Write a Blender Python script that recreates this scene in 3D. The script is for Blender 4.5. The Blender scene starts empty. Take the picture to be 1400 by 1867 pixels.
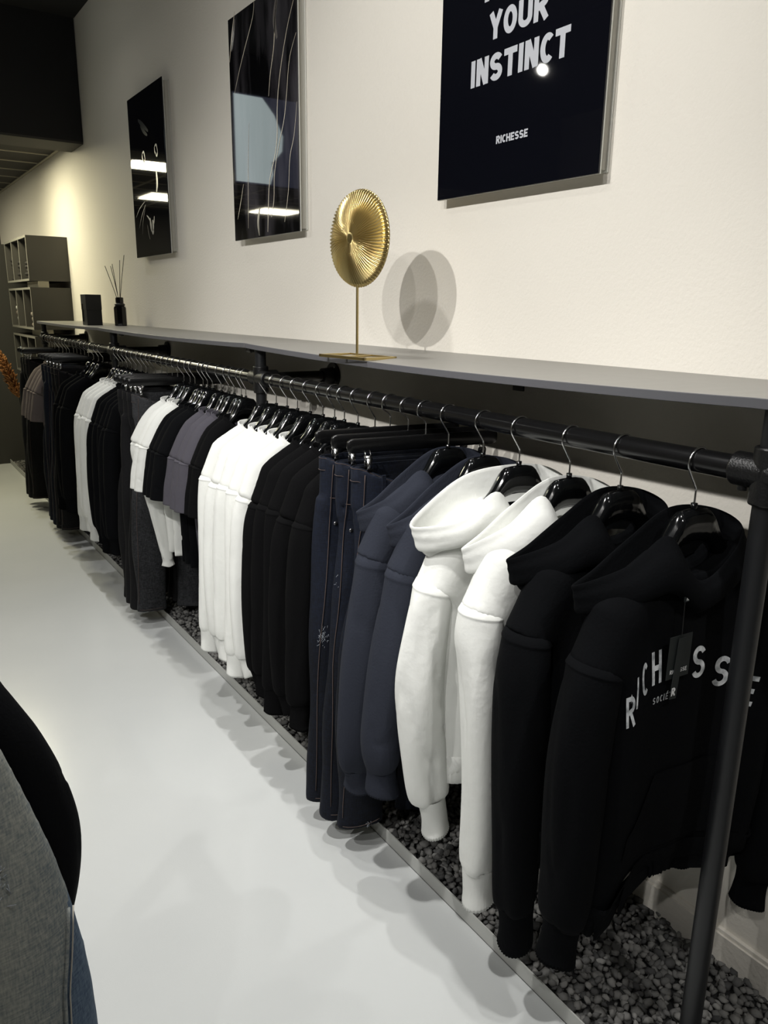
import bpy, bmesh, math, random
import numpy as np
from mathutils import Vector, Matrix
from mathutils.bvhtree import BVHTree

SC = bpy.context.scene
COL = SC.collection
PI = math.pi
R_ = math.radians
rng = random.Random(7)

# ------------------------------------------------------------------ materials
def newmat(name):
    m = bpy.data.materials.new(name)
    m.use_nodes = True
    nt = m.node_tree
    b = nt.nodes['Principled BSDF']
    return m, nt, b

def setp(b, **k):
    for n, v in k.items():
        n = n.replace('_', ' ')
        if n in b.inputs:
            b.inputs[n].default_value = v

def rgb(r, g, b):
    f = lambda c: c / 12.92 if c <= .04045 else ((c + .055) / 1.055) ** 2.4
    return (f(r / 255), f(g / 255), f(b / 255), 1)

def plain(name, col, rough=.5, metal=0., spec=.5, coat=0.):
    m, nt, b = newmat(name)
    setp(b, Base_Color=col, Roughness=rough, Metallic=metal, Specular_IOR_Level=spec, Coat_Weight=coat)
    return m

def bumped(name, col, rough, scale, strength, dist=.002, metal=0., spec=.5, col2=None, cscale=None, detail=4, sheen=0., stretch=None):
    m, nt, b = newmat(name)
    setp(b, Base_Color=col, Roughness=rough, Metallic=metal, Specular_IOR_Level=spec, Sheen_Weight=sheen)
    tc = nt.nodes.new('ShaderNodeTexCoord')
    n = nt.nodes.new('ShaderNodeTexNoise')
    n.inputs['Scale'].default_value = scale
    n.inputs['Detail'].default_value = detail
    src = tc.outputs['Object']
    if stretch:
        mp = nt.nodes.new('ShaderNodeMapping')
        mp.inputs['Scale'].default_value = stretch
        nt.links.new(src, mp.inputs['Vector'])
        src = mp.outputs['Vector']
    nt.links.new(src, n.inputs['Vector'])
    bp = nt.nodes.new('ShaderNodeBump')
    bp.inputs['Strength'].default_value = strength
    bp.inputs['Distance'].default_value = dist
    nt.links.new(n.outputs['Fac'], bp.inputs['Height'])
    nt.links.new(bp.outputs['Normal'], b.inputs['Normal'])
    if col2:
        n2 = nt.nodes.new('ShaderNodeTexNoise')
        n2.inputs['Scale'].default_value = cscale or scale
        n2.inputs['Detail'].default_value = 5
        nt.links.new(src, n2.inputs['Vector'])
        r = nt.nodes.new('ShaderNodeValToRGB')
        r.color_ramp.elements[0].position = .35
        r.color_ramp.elements[1].position = .65
        r.color_ramp.elements[0].color = col
        r.color_ramp.elements[1].color = col2
        nt.links.new(n2.outputs['Fac'], r.inputs['Fac'])
        nt.links.new(r.outputs['Color'], b.inputs['Base Color'])
    return m

def emit(name, col, s):
    m, nt, b = newmat(name)
    setp(b, Base_Color=(0, 0, 0, 1), Emission_Color=col, Emission_Strength=s, Roughness=.6)
    return m

def denim(name, c1, c2, c3):
    m, nt, b = newmat(name)
    setp(b, Roughness=.85, Specular_IOR_Level=.25)
    tc = nt.nodes.new('ShaderNodeTexCoord')
    def noise(scale, st, det=3):
        mp = nt.nodes.new('ShaderNodeMapping')
        mp.inputs['Scale'].default_value = st
        nt.links.new(tc.outputs['Object'], mp.inputs['Vector'])
        n = nt.nodes.new('ShaderNodeTexNoise')
        n.inputs['Scale'].default_value = scale
        n.inputs['Detail'].default_value = det
        nt.links.new(mp.outputs['Vector'], n.inputs['Vector'])
        return n.outputs['Fac']
    a = noise(4, (1, 1, .35), 2)
    w = noise(60, (6, 6, 1), 3)
    h = noise(60, (1, 1, 6), 3)
    mx = nt.nodes.new('ShaderNodeMath'); mx.operation = 'ADD'
    nt.links.new(w, mx.inputs[0]); nt.links.new(h, mx.inputs[1])
    m2 = nt.nodes.new('ShaderNodeMath'); m2.operation = 'MULTIPLY_ADD'
    nt.links.new(mx.outputs[0], m2.inputs[0]); m2.inputs[1].default_value = .42
    m3 = nt.nodes.new('ShaderNodeMath'); m3.operation = 'MULTIPLY'
    nt.links.new(a, m3.inputs[0]); m3.inputs[1].default_value = .55
    nt.links.new(m3.outputs[0], m2.inputs[2])
    r = nt.nodes.new('ShaderNodeValToRGB')
    e = r.color_ramp.elements
    e[0].position = .56; e[0].color = c1
    e[1].position = .90; e[1].color = c2
    nt.links.new(m2.outputs[0], r.inputs['Fac'])
    nt.links.new(r.outputs['Color'], b.inputs['Base Color'])
    bp = nt.nodes.new('ShaderNodeBump'); bp.inputs['Strength'].default_value = .3; bp.inputs['Distance'].default_value = .001
    nt.links.new(mx.outputs[0], bp.inputs['Height'])
    nt.links.new(bp.outputs['Normal'], b.inputs['Normal'])
    return m

M = {}
M['wall'] = bumped('wall paint', rgb(226, 221, 211), .85, 95, .35, .004, detail=3)
M['dark_wall'] = plain('dark wall paint', rgb(50, 49, 45), .8)
M['store_wall'] = plain('dark store wall', rgb(126, 123, 117), .8)
M['soffit'] = plain('black soffit paint', rgb(16, 16, 17), .75)
M['soffit_trim'] = plain('dark soffit underside', rgb(58, 56, 51), .8)
M['ceiling'] = plain('black ceiling', rgb(24, 23, 22), .9)
M['tile'] = bumped('dark ceiling tile', rgb(44, 42, 38), .9, 60, .3)
M['tbar'] = plain('grey ceiling bar', rgb(150, 145, 128), .6)
# floor: pale polished screed
m, nt, b = newmat('pale polished floor')
tc = nt.nodes.new('ShaderNodeTexCoord')
n = nt.nodes.new('ShaderNodeTexNoise'); n.inputs['Scale'].default_value = 1.6; n.inputs['Detail'].default_value = 6
nt.links.new(tc.outputs['Object'], n.inputs['Vector'])
r = nt.nodes.new('ShaderNodeValToRGB')
r.color_ramp.elements[0].color = rgb(192, 195, 195); r.color_ramp.elements[1].color = rgb(206, 208, 207)
nt.links.new(n.outputs['Fac'], r.inputs['Fac'])
n2 = nt.nodes.new('ShaderNodeTexNoise'); n2.inputs['Scale'].default_value = 300; n2.inputs['Detail'].default_value = 2
nt.links.new(tc.outputs['Object'], n2.inputs['Vector'])
bp = nt.nodes.new('ShaderNodeBump'); bp.inputs['Strength'].default_value = .12; bp.inputs['Distance'].default_value = .001
nt.links.new(n2.outputs['Fac'], bp.inputs['Height'])
nt.links.new(bp.outputs['Normal'], b.inputs['Normal'])
nt.links.new(r.outputs['Color'], b.inputs['Base Color'])
setp(b, Roughness=.21, Specular_IOR_Level=.45)
M['floor'] = m
M['kerb'] = plain('brushed edging metal', rgb(178, 179, 175), .45, .0)
# gravel
m, nt, b = newmat('dark grey gravel')
oi = nt.nodes.new('ShaderNodeNewGeometry')
r = nt.nodes.new('ShaderNodeValToRGB')
r.color_ramp.elements[0].color = rgb(66, 66, 66); r.color_ramp.elements[1].color = rgb(128, 127, 124)
nt.links.new(oi.outputs['Random Per Island'], r.inputs['Fac'])
n = nt.nodes.new('ShaderNodeTexNoise'); n.inputs['Scale'].default_value = 160; n.inputs['Detail'].default_value = 3
tc = nt.nodes.new('ShaderNodeTexCoord'); nt.links.new(tc.outputs['Object'], n.inputs['Vector'])
bp = nt.nodes.new('ShaderNodeBump'); bp.inputs['Strength'].default_value = .4; bp.inputs['Distance'].default_value = .002
nt.links.new(n.outputs['Fac'], bp.inputs['Height']); nt.links.new(bp.outputs['Normal'], b.inputs['Normal'])
nt.links.new(r.outputs['Color'], b.inputs['Base Color'])
setp(b, Roughness=.85, Specular_IOR_Level=.3)
M['gravel'] = m
M['bed'] = plain('dark bed under gravel', rgb(30, 30, 30), .95)
M['shelf'] = bumped('grey melamine', rgb(128, 126, 121), .42, 400, .08, .001)
M['shelf_edge'] = plain('dark melamine edge', rgb(84, 84, 88), .5)
M['pipe'] = plain('black steel pipe', rgb(15, 15, 16), .22, .0, .55)
M['post'] = plain('satin black pipe', rgb(22, 23, 25), .42, .0, .5)
M['fitting'] = bumped('black cast fitting', rgb(15, 15, 16), .35, 260, .5, .002)
M['chrome'] = plain('chrome', (.75, .75, .76, 1), .18, 1.)
M['hanger'] = plain('gloss black hanger plastic', rgb(10, 11, 12), .13, 0, .5)
M['matte_hanger'] = plain('satin black hanger bar', rgb(11, 11, 12), .3, 0, .45)
M['gold'] = bumped('brushed gold metal', (.56, .44, .20, 1), .30, 500, .1, .0006, metal=1.)
M['acryl'] = plain('glossy black acrylic', rgb(12, 13, 19), .03, 0, .5)
M['acryl_edge'] = plain('frosted panel backing', rgb(205, 205, 198), .5)
M['frame_grey'] = plain('satin grey frame', rgb(168, 166, 158), .5)
M['silver_print'] = plain('silver print', rgb(188, 190, 196), .35, .0)
M['panther_print'] = plain('dim grey print', rgb(128, 128, 130), .3)
M['panther_faint'] = plain('faint grey print', rgb(30, 30, 31), .3)
M['vein'] = plain('pale vein print', rgb(200, 190, 170), .2)
M['vein_dim'] = plain('dim vein print', rgb(92, 88, 84), .2)
M['cab'] = plain('dark grey cabinet laminate', rgb(64, 62, 57), .5)
M['cab_edge'] = plain('grey cabinet edge band', rgb(128, 126, 117), .5)
M['bracket'] = plain('cream bracket', rgb(232, 226, 205), .6)
M['black_gloss'] = plain('gloss black', rgb(9, 9, 10), .1)
M['black_box'] = plain('black card', rgb(16, 16, 16), .45)
M['reed'] = plain('black reed', rgb(22, 20, 18), .7)
M['pampas'] = bumped('rust dried plume', rgb(112, 72, 34), .95, 60, .5, .003, col2=rgb(160, 110, 60), cscale=40)
M['vase'] = plain('dark ceramic', rgb(40, 38, 36), .5)
M['gun'] = plain('dark outlet plastic', rgb(52, 52, 50), .5)
# marble look
m, nt, b = newmat('black marble print')
tc = nt.nodes.new('ShaderNodeTexCoord')
mp = nt.nodes.new('ShaderNodeMapping'); mp.inputs['Scale'].default_value = (1, 7, 1.6); mp.inputs['Rotation'].default_value = (R_(9), 0, 0)
nt.links.new(tc.outputs['Object'], mp.inputs['Vector'])
n = nt.nodes.new('ShaderNodeTexNoise'); n.inputs['Scale'].default_value = 1.4; n.inputs['Detail'].default_value = 5
nt.links.new(mp.outputs['Vector'], n.inputs['Vector'])
r = nt.nodes.new('ShaderNodeValToRGB')
r.color_ramp.elements[0].position = .42; r.color_ramp.elements[0].color = rgb(9, 9, 11)
r.color_ramp.elements[1].position = .72; r.color_ramp.elements[1].color = rgb(66, 64, 68)
nt.links.new(n.outputs['Fac'], r.inputs['Fac']); nt.links.new(r.outputs['Color'], b.inputs['Base Color'])
setp(b, Roughness=.03, Specular_IOR_Level=.5)
M['marble'] = m
# fabrics
def fab(name, c, bump=.35, sc=160, **k):
    return bumped(name, c, .92, sc, bump, .003, spec=k.pop('spec', .15), sheen=.0, **k)
M['f_white'] = fab('white cotton fleece', rgb(221, 222, 218), .55, 42, detail=9)
M['f_black'] = fab('black cotton fleece', rgb(10, 11, 13), .3, spec=.06)
M['f_black2'] = fab('soft black jersey', rgb(12, 12, 13), .3, spec=.06)
M['f_navy'] = fab('slate navy fleece', rgb(40, 43, 52), .3)
M['f_grey'] = fab('purple grey jersey', rgb(74, 72, 79), .3)
M['f_taupe'] = fab('taupe grey jersey', rgb(98, 90, 88), .3)
M['d_blue'] = denim('dark indigo denim', rgb(4, 6, 12), rgb(17, 24, 40), None)
M['d_grey'] = denim('washed black denim', rgb(20, 21, 23), rgb(66, 67, 70), None)
M['d_black'] = denim('black denim', rgb(8, 8, 9), rgb(22, 22, 25), None)
M['d_light'] = denim('light washed denim', rgb(96, 104, 108), rgb(160, 160, 150), None)
M['d_back'] = denim('mid blue denim', rgb(62, 78, 98), rgb(108, 124, 140), None)
M['stitch'] = plain('tan stitching', rgb(74, 62, 58), .9)
M['stitch_w'] = plain('pale stitching', rgb(160, 155, 145), .9)
M['rivet'] = plain('pewter rivet', (.35, .35, .36, 1), .35, 1.)
M['thread'] = plain('pale frayed thread', rgb(150, 156, 164), .9)
M['tag'] = plain('dark green black card', rgb(24, 29, 29), .6)
M['white_print'] = plain('white print', rgb(225, 226, 226), .5)
m = bumped('silver foil lettering', rgb(140, 144, 148), .35, 14, .0, metal=.1, col2=rgb(222, 225, 228), cscale=60)
M['foil'] = m
M['blue_fold'] = plain('light blue folded denim', rgb(122, 140, 155), .9)
M['grey_fold'] = fab('grey folded knit', rgb(120, 112, 104))
M['dark_fold'] = fab('charcoal folded knit', rgb(48, 46, 44))
M['led'] = emit('lit ceiling panel', (1, .93, .68, 1), 9)
M['lens'] = emit('lit lamp lens', (1, .97, .9, 1), 60)
M['lamp_body'] = plain('black lamp housing', rgb(14, 14, 14), .5)

# ------------------------------------------------------------------ object helpers
def mesh_obj(name, verts, faces, mat, parent=None, smooth=True, mats=None, fmat=None):
    me = bpy.data.meshes.new(name)
    me.from_pydata([tuple(map(float, v)) for v in verts], [], [tuple(map(int, f)) for f in faces])
    if mats:
        for q in mats: me.materials.append(q)
        if fmat is not None: me.polygons.foreach_set('material_index', list(fmat))
    elif mat: me.materials.append(mat)
    if smooth: me.polygons.foreach_set('use_smooth', [True] * len(me.polygons))
    me.update()
    o = bpy.data.objects.new(name, me)
    COL.objects.link(o)
    if parent: o.parent = parent
    return o

def bm_obj(name, bm, mat, parent=None, smooth=False):
    bmesh.ops.recalc_face_normals(bm, faces=bm.faces)
    me = bpy.data.meshes.new(name)
    bm.to_mesh(me); bm.free()
    me.materials.append(mat)
    if smooth: me.polygons.foreach_set('use_smooth', [True] * len(me.polygons))
    o = bpy.data.objects.new(name, me)
    COL.objects.link(o)
    if parent: o.parent = parent
    return o

def tag(o, label=None, cat=None, group=None, kind=None):
    if label: o['label'] = label
    if cat: o['category'] = cat
    if group: o['group'] = group
    if kind: o['kind'] = kind
    return o

def thing(name, loc, label, cat, group=None, rz=0.):
    o = bpy.data.objects.new(name, None)
    o.empty_display_size = .05
    COL.objects.link(o)
    o.location = loc; o.rotation_euler = (0, 0, rz)
    return tag(o, label, cat, group)

def add_box(bm, c, s, bevel=0., rot=None):
    r = bmesh.ops.create_cube(bm, size=1)
    vs = r['verts']
    mt = Matrix.Translation(c) @ (rot.to_4x4() if rot else Matrix.Identity(4)) @ Matrix.Diagonal((s[0], s[1], s[2], 1))
    bmesh.ops.transform(bm, matrix=mt, verts=vs)
    if bevel > 0:
        es = list({e for v in vs for e in v.link_edges})
        bmesh.ops.bevel(bm, geom=es, offset=bevel, segments=2, affect='EDGES', profile=.7)

def add_cyl(bm, a, b, r1, r2=None, n=24, caps=True):
    a = Vector(a); b = Vector(b); d = b - a
    r2 = r1 if r2 is None else r2
    r = bmesh.ops.create_cone(bm, cap_ends=caps, segments=n, radius1=r1, radius2=r2, depth=d.length)
    q = Vector((0, 0, 1)).rotation_difference(d.normalized())
    bmesh.ops.transform(bm, matrix=Matrix.Translation((a + b) / 2) @ q.to_matrix().to_4x4(), verts=r['verts'])

def box_obj(name, c, s, mat, parent=None, bevel=0., rot=None):
    bm = bmesh.new(); add_box(bm, c, s, bevel, rot)
    return bm_obj(name, bm, mat, parent)

def cyl_obj(name, a, b, r, mat, parent=None, r2=None, n=28):
    bm = bmesh.new(); add_cyl(bm, a, b, r, r2, n)
    o = bm_obj(name, bm, mat, parent, True)
    autosmooth(o); return o

def autosmooth(o, ang=40):
    me = o.data
    try:
        bm = bmesh.new(); bm.from_mesh(me)
        for e in bm.edges:
            if len(e.link_faces) == 2 and e.calc_face_angle(0) > R_(ang): e.smooth = False
        bm.to_mesh(me); bm.free()
    except Exception: pass

def catmull(P, n, closed=False, tt=None):
    P = np.asarray(P, float)
    if closed: Q = np.vstack([P[-1:], P, P[:2]]); segs = len(P)
    else: Q = np.vstack([2 * P[0] - P[1], P, 2 * P[-1] - P[-2]]); segs = len(P) - 1
    t = np.linspace(0, segs, n, endpoint=not closed) if tt is None else np.asarray(tt) * segs
    i = np.minimum(t.astype(int), segs - 1); u = (t - i)[:, None]
    p0, p1, p2, p3 = Q[i], Q[i + 1], Q[i + 2], Q[i + 3]
    return .5 * (2 * p1 + (p2 - p0) * u + (2 * p0 - 5 * p1 + 4 * p2 - p3) * u ** 2 + (3 * p1 - p0 - 3 * p2 + p3) * u ** 3)

def loft(rings, cap0=False, cap1=False, closed=True):
    rings = np.asarray(rings)
    n, m = rings.shape[:2]
    V = rings.reshape(-1, 3)
    F = []
    mm = m if closed else m - 1
    for i in range(n - 1):
        for j in range(mm):
            k = (j + 1) % m
            F.append((i * m + j, i * m + k, (i + 1) * m + k, (i + 1) * m + j))
    if cap0: F.append(tuple(range(m))[::-1])
    if cap1: F.append(tuple((n - 1) * m + j for j in range(m)))
    return V, F

def tube_path(pts, r, m=10, caps=True):
    """round tube along 3-D points"""
    P = np.asarray(pts, float); n = len(P)
    T = np.gradient(P, axis=0); T /= np.linalg.norm(T, axis=1)[:, None] + 1e-12
    up = np.array([0, 0, 1.]) if abs(T[0][2]) < .9 else np.array([0, 1., 0])
    N = np.cross(T[0], up); N /= np.linalg.norm(N)
    rings = []
    th = np.linspace(0, 2 * PI, m, endpoint=False)
    rr = np.full(n, r) if np.isscalar(r) else np.asarray(r)
    for i in range(n):
        N = N - T[i] * (N @ T[i]); N /= np.linalg.norm(N) + 1e-12
        B = np.cross(T[i], N)
        rings.append(P[i] + rr[i] * (np.cos(th)[:, None] * N + np.sin(th)[:, None] * B))
    return loft(rings, caps, caps)

def join_vf(parts):
    V, F, o = [], [], 0
    for v, f in parts:
        V.append(np.asarray(v)); F += [tuple(i + o for i in q) for q in f]; o += len(v)
    return np.vstack(V), F

class Noise:
    def __init__(s, seed, n=10):
        r = np.random.RandomState(seed)
        s.d = r.normal(size=(n, 3)); s.p = r.uniform(0, 2 * PI, n); s.a = r.uniform(.5, 1, n); s.a /= np.sqrt((s.a ** 2).sum() / 2)
    def __call__(s, P, f=(1, 1, 1)):
        return (np.sin((np.asarray(P) * np.asarray(f)) @ s.d.T + s.p) * s.a).sum(-1)

# ------------------------------------------------------------------ implicit surfaces -> mesh (surface nets)
def surface_nets(F, org, h):
    I = F < 0
    nx, ny, nz = F.shape
    c = [(i, j, k) for i in (0, 1) for j in (0, 1) for k in (0, 1)]
    sl = lambda A, o: A[o[0]:nx - 1 + o[0], o[1]:ny - 1 + o[1], o[2]:nz - 1 + o[2]]
    s = sum(sl(I, o).astype(np.int8) for o in c)
    act = (s > 0) & (s < 8)
    acc = np.zeros(act.shape + (3,)); cnt = np.zeros(act.shape)
    for a in c:
        for ax in range(3):
            if a[ax]: continue
            b = list(a); b[ax] = 1
            fa, fb = sl(F, a), sl(F, b)
            x = act & ((fa < 0) != (fb < 0))
            t = np.where(x, fa / np.where(x, fa - fb, 1), 0)
            for q in range(3):
                acc[..., q] += np.where(x, a[q] + (t if q == ax else 0), 0)
            cnt += x
    idx = -np.ones(act.shape, int); ii = np.argwhere(act); idx[act] = np.arange(len(ii))
    V = (acc[act] / cnt[act][:, None] + ii) * h + org
    Q = []
    for ax in range(3):
        o1, o2 = (ax + 1) % 3, (ax + 2) % 3
        s0 = [slice(1, -1)] * 3; s0[ax] = slice(0, -1)
        s1 = list(s0); s1[ax] = slice(1, None)
        A, B = I[tuple(s0)], I[tuple(s1)]
        for flip, msk in ((False, A & ~B), (True, ~A & B)):
            e = np.argwhere(msk)
            for q in range(3):
                if q != ax: e[:, q] += 1
            def cell(d1, d2):
                g = e.copy(); g[:, o1] -= d1; g[:, o2] -= d2
                return idx[g[:, 0], g[:, 1], g[:, 2]]
            f = np.stack([cell(1, 1), cell(0, 1), cell(0, 0), cell(1, 0)], 1)
            if flip: f = f[:, ::-1]
            Q.append(f)
    Q = np.vstack(Q); Q = Q[(Q >= 0).all(1)]
    return V, Q

def relax(V, Q, it=2, lam=.5):
    E = np.vstack([Q[:, [0, 1]], Q[:, [1, 2]], Q[:, [2, 3]], Q[:, [3, 0]]])
    for _ in range(it):
        S = np.zeros_like(V); C = np.zeros(len(V))
        np.add.at(S, E[:, 0], V[E[:, 1]]); np.add.at(S, E[:, 1], V[E[:, 0]])
        np.add.at(C, E[:, 0], 1); np.add.at(C, E[:, 1], 1)
        V = V + lam * (S / np.maximum(C, 1)[:, None] - V)
    return V

def grid(lo, hi, h):
    ax = [np.arange(lo[i], hi[i] + h, h) for i in range(3)]
    return np.meshgrid(*ax, indexing='ij'), np.array(lo)

def smin(a, b, k):
    hh = np.clip(.5 + .5 * (b - a) / k, 0, 1)
    return b + (a - b) * hh - k * hh * (1 - hh)

def tube_field(G, path):
    """path rows: x, y, z, a (in-plane radius), b (radius across)"""
    X, Y, Z = G
    out = np.full(X.shape, 1e3)
    for p, q in zip(path[:-1], path[1:]):
        d = np.array([q[0] - p[0], q[2] - p[2]]); L2 = d @ d
        t = np.clip(((X - p[0]) * d[0] + (Z - p[2]) * d[1]) / L2, 0, 1)
        cx, cy, cz = p[0] + t * (q[0] - p[0]), p[1] + t * (q[1] - p[1]), p[2] + t * (q[2] - p[2])
        a = p[3] + t * (q[3] - p[3]); b = p[4] + t * (q[4] - p[4])
        r = np.sqrt(((X - cx) ** 2 + (Z - cz) ** 2) / a ** 2 + (Y - cy) ** 2 / b ** 2)
        out = np.minimum(out, (r - 1) * np.minimum(a, b))
    return out

def dense(path, n=14):
    return catmull(np.asarray(path, float), n)

# ------------------------------------------------------------------ garments
def top_body(seed, hem=.47, w=.222, T=.055, sh=1.0, h=.0085, seam=.985, drop=0., capL=None, capR=None, scoop=True, folds=.006):
    """torso with drop-shoulder caps; x along the hanger (negative = aisle side)"""
    G, org = grid((-.40, -.15, hem - .12), (.37, .15, 1.26), h)
    X, Y, Z = G
    ax = np.abs(X)
    nz = Noise(seed)
    zt = 1.205 - .60 * np.maximum(ax - .085, 0) - .004
    P = np.stack([X, Y * 0, Z], -1)
    y0 = .010 * nz(P, (9, 1, 2.5)) * np.clip((1.12 - Z) / .4, 0, 1) - .30 * np.maximum(X - .04, 0)
    wz = w + .012 * np.sin((Z - hem) * 5 + seed)
    hz = hem - drop * np.exp(-((X + .19) / .055) ** 2) + .008 * nz(P * [1, 0, 0], (7, 1, 1))
    g = np.maximum(np.maximum(ax - wz, (Z - zt) * .86), hz - Z)
    Tz = T * np.clip(.62 + (1.16 - Z) * 1.9, .55, 1.0) * np.clip(.72 + (Z - hem) * 1.6, .72, 1)
    Tz = Tz + folds * nz(P, (24, 1, 3)) * np.clip((1.1 - Z) / .3, 0, 1)
    r = .075
    e = np.maximum(g + r, 0)
    f = (np.sqrt(e ** 2 + (np.abs(Y - y0) * r / np.maximum(Tz, .01)) ** 2) - r) * np.minimum(1, Tz / r)
    def cap(path, sx):
        p = dense(path, 12)
        c = tube_field(G, p)
        d = np.array([p[-1][0] - p[-3][0], p[-1][2] - p[-3][2]]); d /= np.linalg.norm(d)
        return np.maximum(c, (X - p[-1][0]) * d[0] + (Z - p[-1][2]) * d[1])
    capL = capL or [(-.085, 0, 1.172, .026, .032), (-.14, 0, 1.132, .034, .040), (-.182, 0, 1.082, .046, .048), (-.226, 0, seam, .056, .055)]
    capR = capR or [(.085, 0, 1.172, .026, .032), (.145, -.012, 1.128, .034, .04), (.19, -.035, 1.078, .046, .048), (.222, -.06, seam + .01, .054, .053)]
    f = smin(f, cap(capL, -1), .03)
    f = smin(f, cap(capR, 1), .03)
    if scoop:
        nk = (np.sqrt((X / .112) ** 2 + ((Y + .012) / .06) ** 2 + ((Z - 1.232) / .085) ** 2) - 1) * .06
        f = np.maximum(f, -nk)
    V, Q = surface_nets(f, org, h)
    V = relax(V, Q, 2)
    return V, Q

def sleeve_rings(path, seed, n=52, m=36, fold=0., fpos=0., wr=.004, start_ridge=True, lobe2=0.):
    """loft an arm; path rows x,y,z,a,b ; returns rings"""
    tt = np.concatenate([[0, .022, .027, .031, .035, .040, .046], np.linspace(.06, 1, n - 7)])
    P = catmull(path, n, tt=tt)
    c = P[:, :3]
    T = np.gradient(c, axis=0); T /= np.linalg.norm(T, axis=1)[:, None]
    Yv = np.array([0, 1., 0])
    th = np.linspace(0, 2 * PI, m, endpoint=False)
    nz = Noise(seed); nz2 = Noise(seed + 99); nz3 = Noise(seed + 55)
    rings = []
    for i in range(n):
        N = np.cross(T[i], Yv); N /= np.linalg.norm(N)
        if N[0] > 0: N = -N               # N points to the aisle side
        B = np.cross(N, T[i])
        s = tt[i]
        q = np.stack([np.cos(th), np.sin(th), np.full(m, s)], 1)
        rad = 1 + fold * -np.exp(-((np.angle(np.exp(1j * (th - fpos))) / .35) ** 2)) * min(1, s * 6 + .5)
        d = wr * .55 * nz(q, (2.6, 2.6, 6)) * (.4 + .6 * math.sin(PI * min(1, s * 1.05))) + wr * .8 * nz2(q, (2.0, 2.0, 2.5))
        d = d - wr * .9 * np.exp(-(nz3(q, (2.2, 2.2, 4.5)) / .16) ** 2) * min(1, s * 5)
        d = d * min(1, .15 + s / .12)
        # crisp the section slightly into a soft oval
        ce, se = np.cos(th), np.sin(th)
        a, b_ = P[i, 3], P[i, 4]
        rg = 1.
        if start_ridge:
            rg = {0: .92, 1: 1.0, 2: 1.022, 3: 1.032, 4: 1.022, 5: 1.0}.get(i, 1.0)
        rr = np.stack([(a * rad + d) * ce * rg, (b_ * rad + d) * se * rg], 1)
        rings.append(c[i] + rr[:, :1] * N + rr[:, 1:] * B)
    return rings

def cuff_rings(p0, p1, a, b, m=36, seed=0, rib=.0012, n=14):
    """tapering rib cuff from p0 (top) to p1"""
    rings = []
    p0 = np.array(p0, float); p1 = np.array(p1, float)
    T = (p1 - p0) / np.linalg.norm(p1 - p0)
    N = np.cross(T, [0, 1., 0]); N /= np.linalg.norm(N)
    if N[0] > 0: N = -N
    B = np.cross(N, T)
    m = 72
    th = np.linspace(0, 2 * PI, m, endpoint=False)
    nz = Noise(seed)
    ribm = rib * np.where(np.arange(m) % 2 == 0, 1, -1)
    for i, s in enumerate(list(np.linspace(0, 1, n)) + [1.0, .93]):
        k = 1.0 - .10 * math.sin(PI * s) + .05 * s
        if i == n: k *= .93
        if i == n + 1: k *= .90
        q = np.stack([np.cos(th), np.sin(th), np.full(m, s)], 1)
        d = .0035 * nz(q, (1.6, 1.6, 3)) * s
        lift = .012 * s * nz(q * [1, 1, 0], (1.2, 1.2, 1)) * .5
        rings.append(p0 + T * ((p1 - p0) @ T * s) + np.outer(lift, T) + np.outer((a * k + ribm + d) * np.cos(th), N) + np.outer((b * k + ribm + d) * np.sin(th), B))
    return rings

def band_loop(pts, h0, h1, thick, out=None):
    """closed band: pts loop (m,3); height from -h0 to +h1 ; thickness"""
    P = np.asarray(pts)
    c = P.mean(0)
    nrm = P - c; nrm[:, 2] = 0; nrm /= np.linalg.norm(nrm, axis=1)[:, None] + 1e-9
    z = np.array([0, 0, 1.])
    A = P + nrm * thick - z * h0
    B = P + nrm * thick * .8 + z * (h1 - .002)
    C_ = P + z * h1
    D = P - nrm * thick * .6 + z * (h1 - .002)
    E_ = P - nrm * thick * .8 - z * h0
    return [A, B, C_, D, E_]

SLV = {  # aisle-side arms (x, y, z, a, b) in hanger space, cuff bottom last
 'relaxed': [(-.258, 0, 1.01, .064, .057), (-.274, 0, .93, .069, .061), (-.296, .0, .80, .068, .062), (-.306, 0, .66, .064, .058), (-.302, 0, .53, .06, .054), (-.290, 0, .435, .056, .05), (-.284, 0, .405, .044, .040)],
}
def right_arm(seed):
    return [(.220, -.058, 1.01, .053, .052), (.232, -.070, .93, .056, .054), (.244, -.085, .80, .058, .056), (.248, -.09, .66, .056, .053), (.246, -.092, .53, .054, .05), (.24, -.092, .44, .05, .046), (.238, -.092, .41, .04, .036)]

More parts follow.
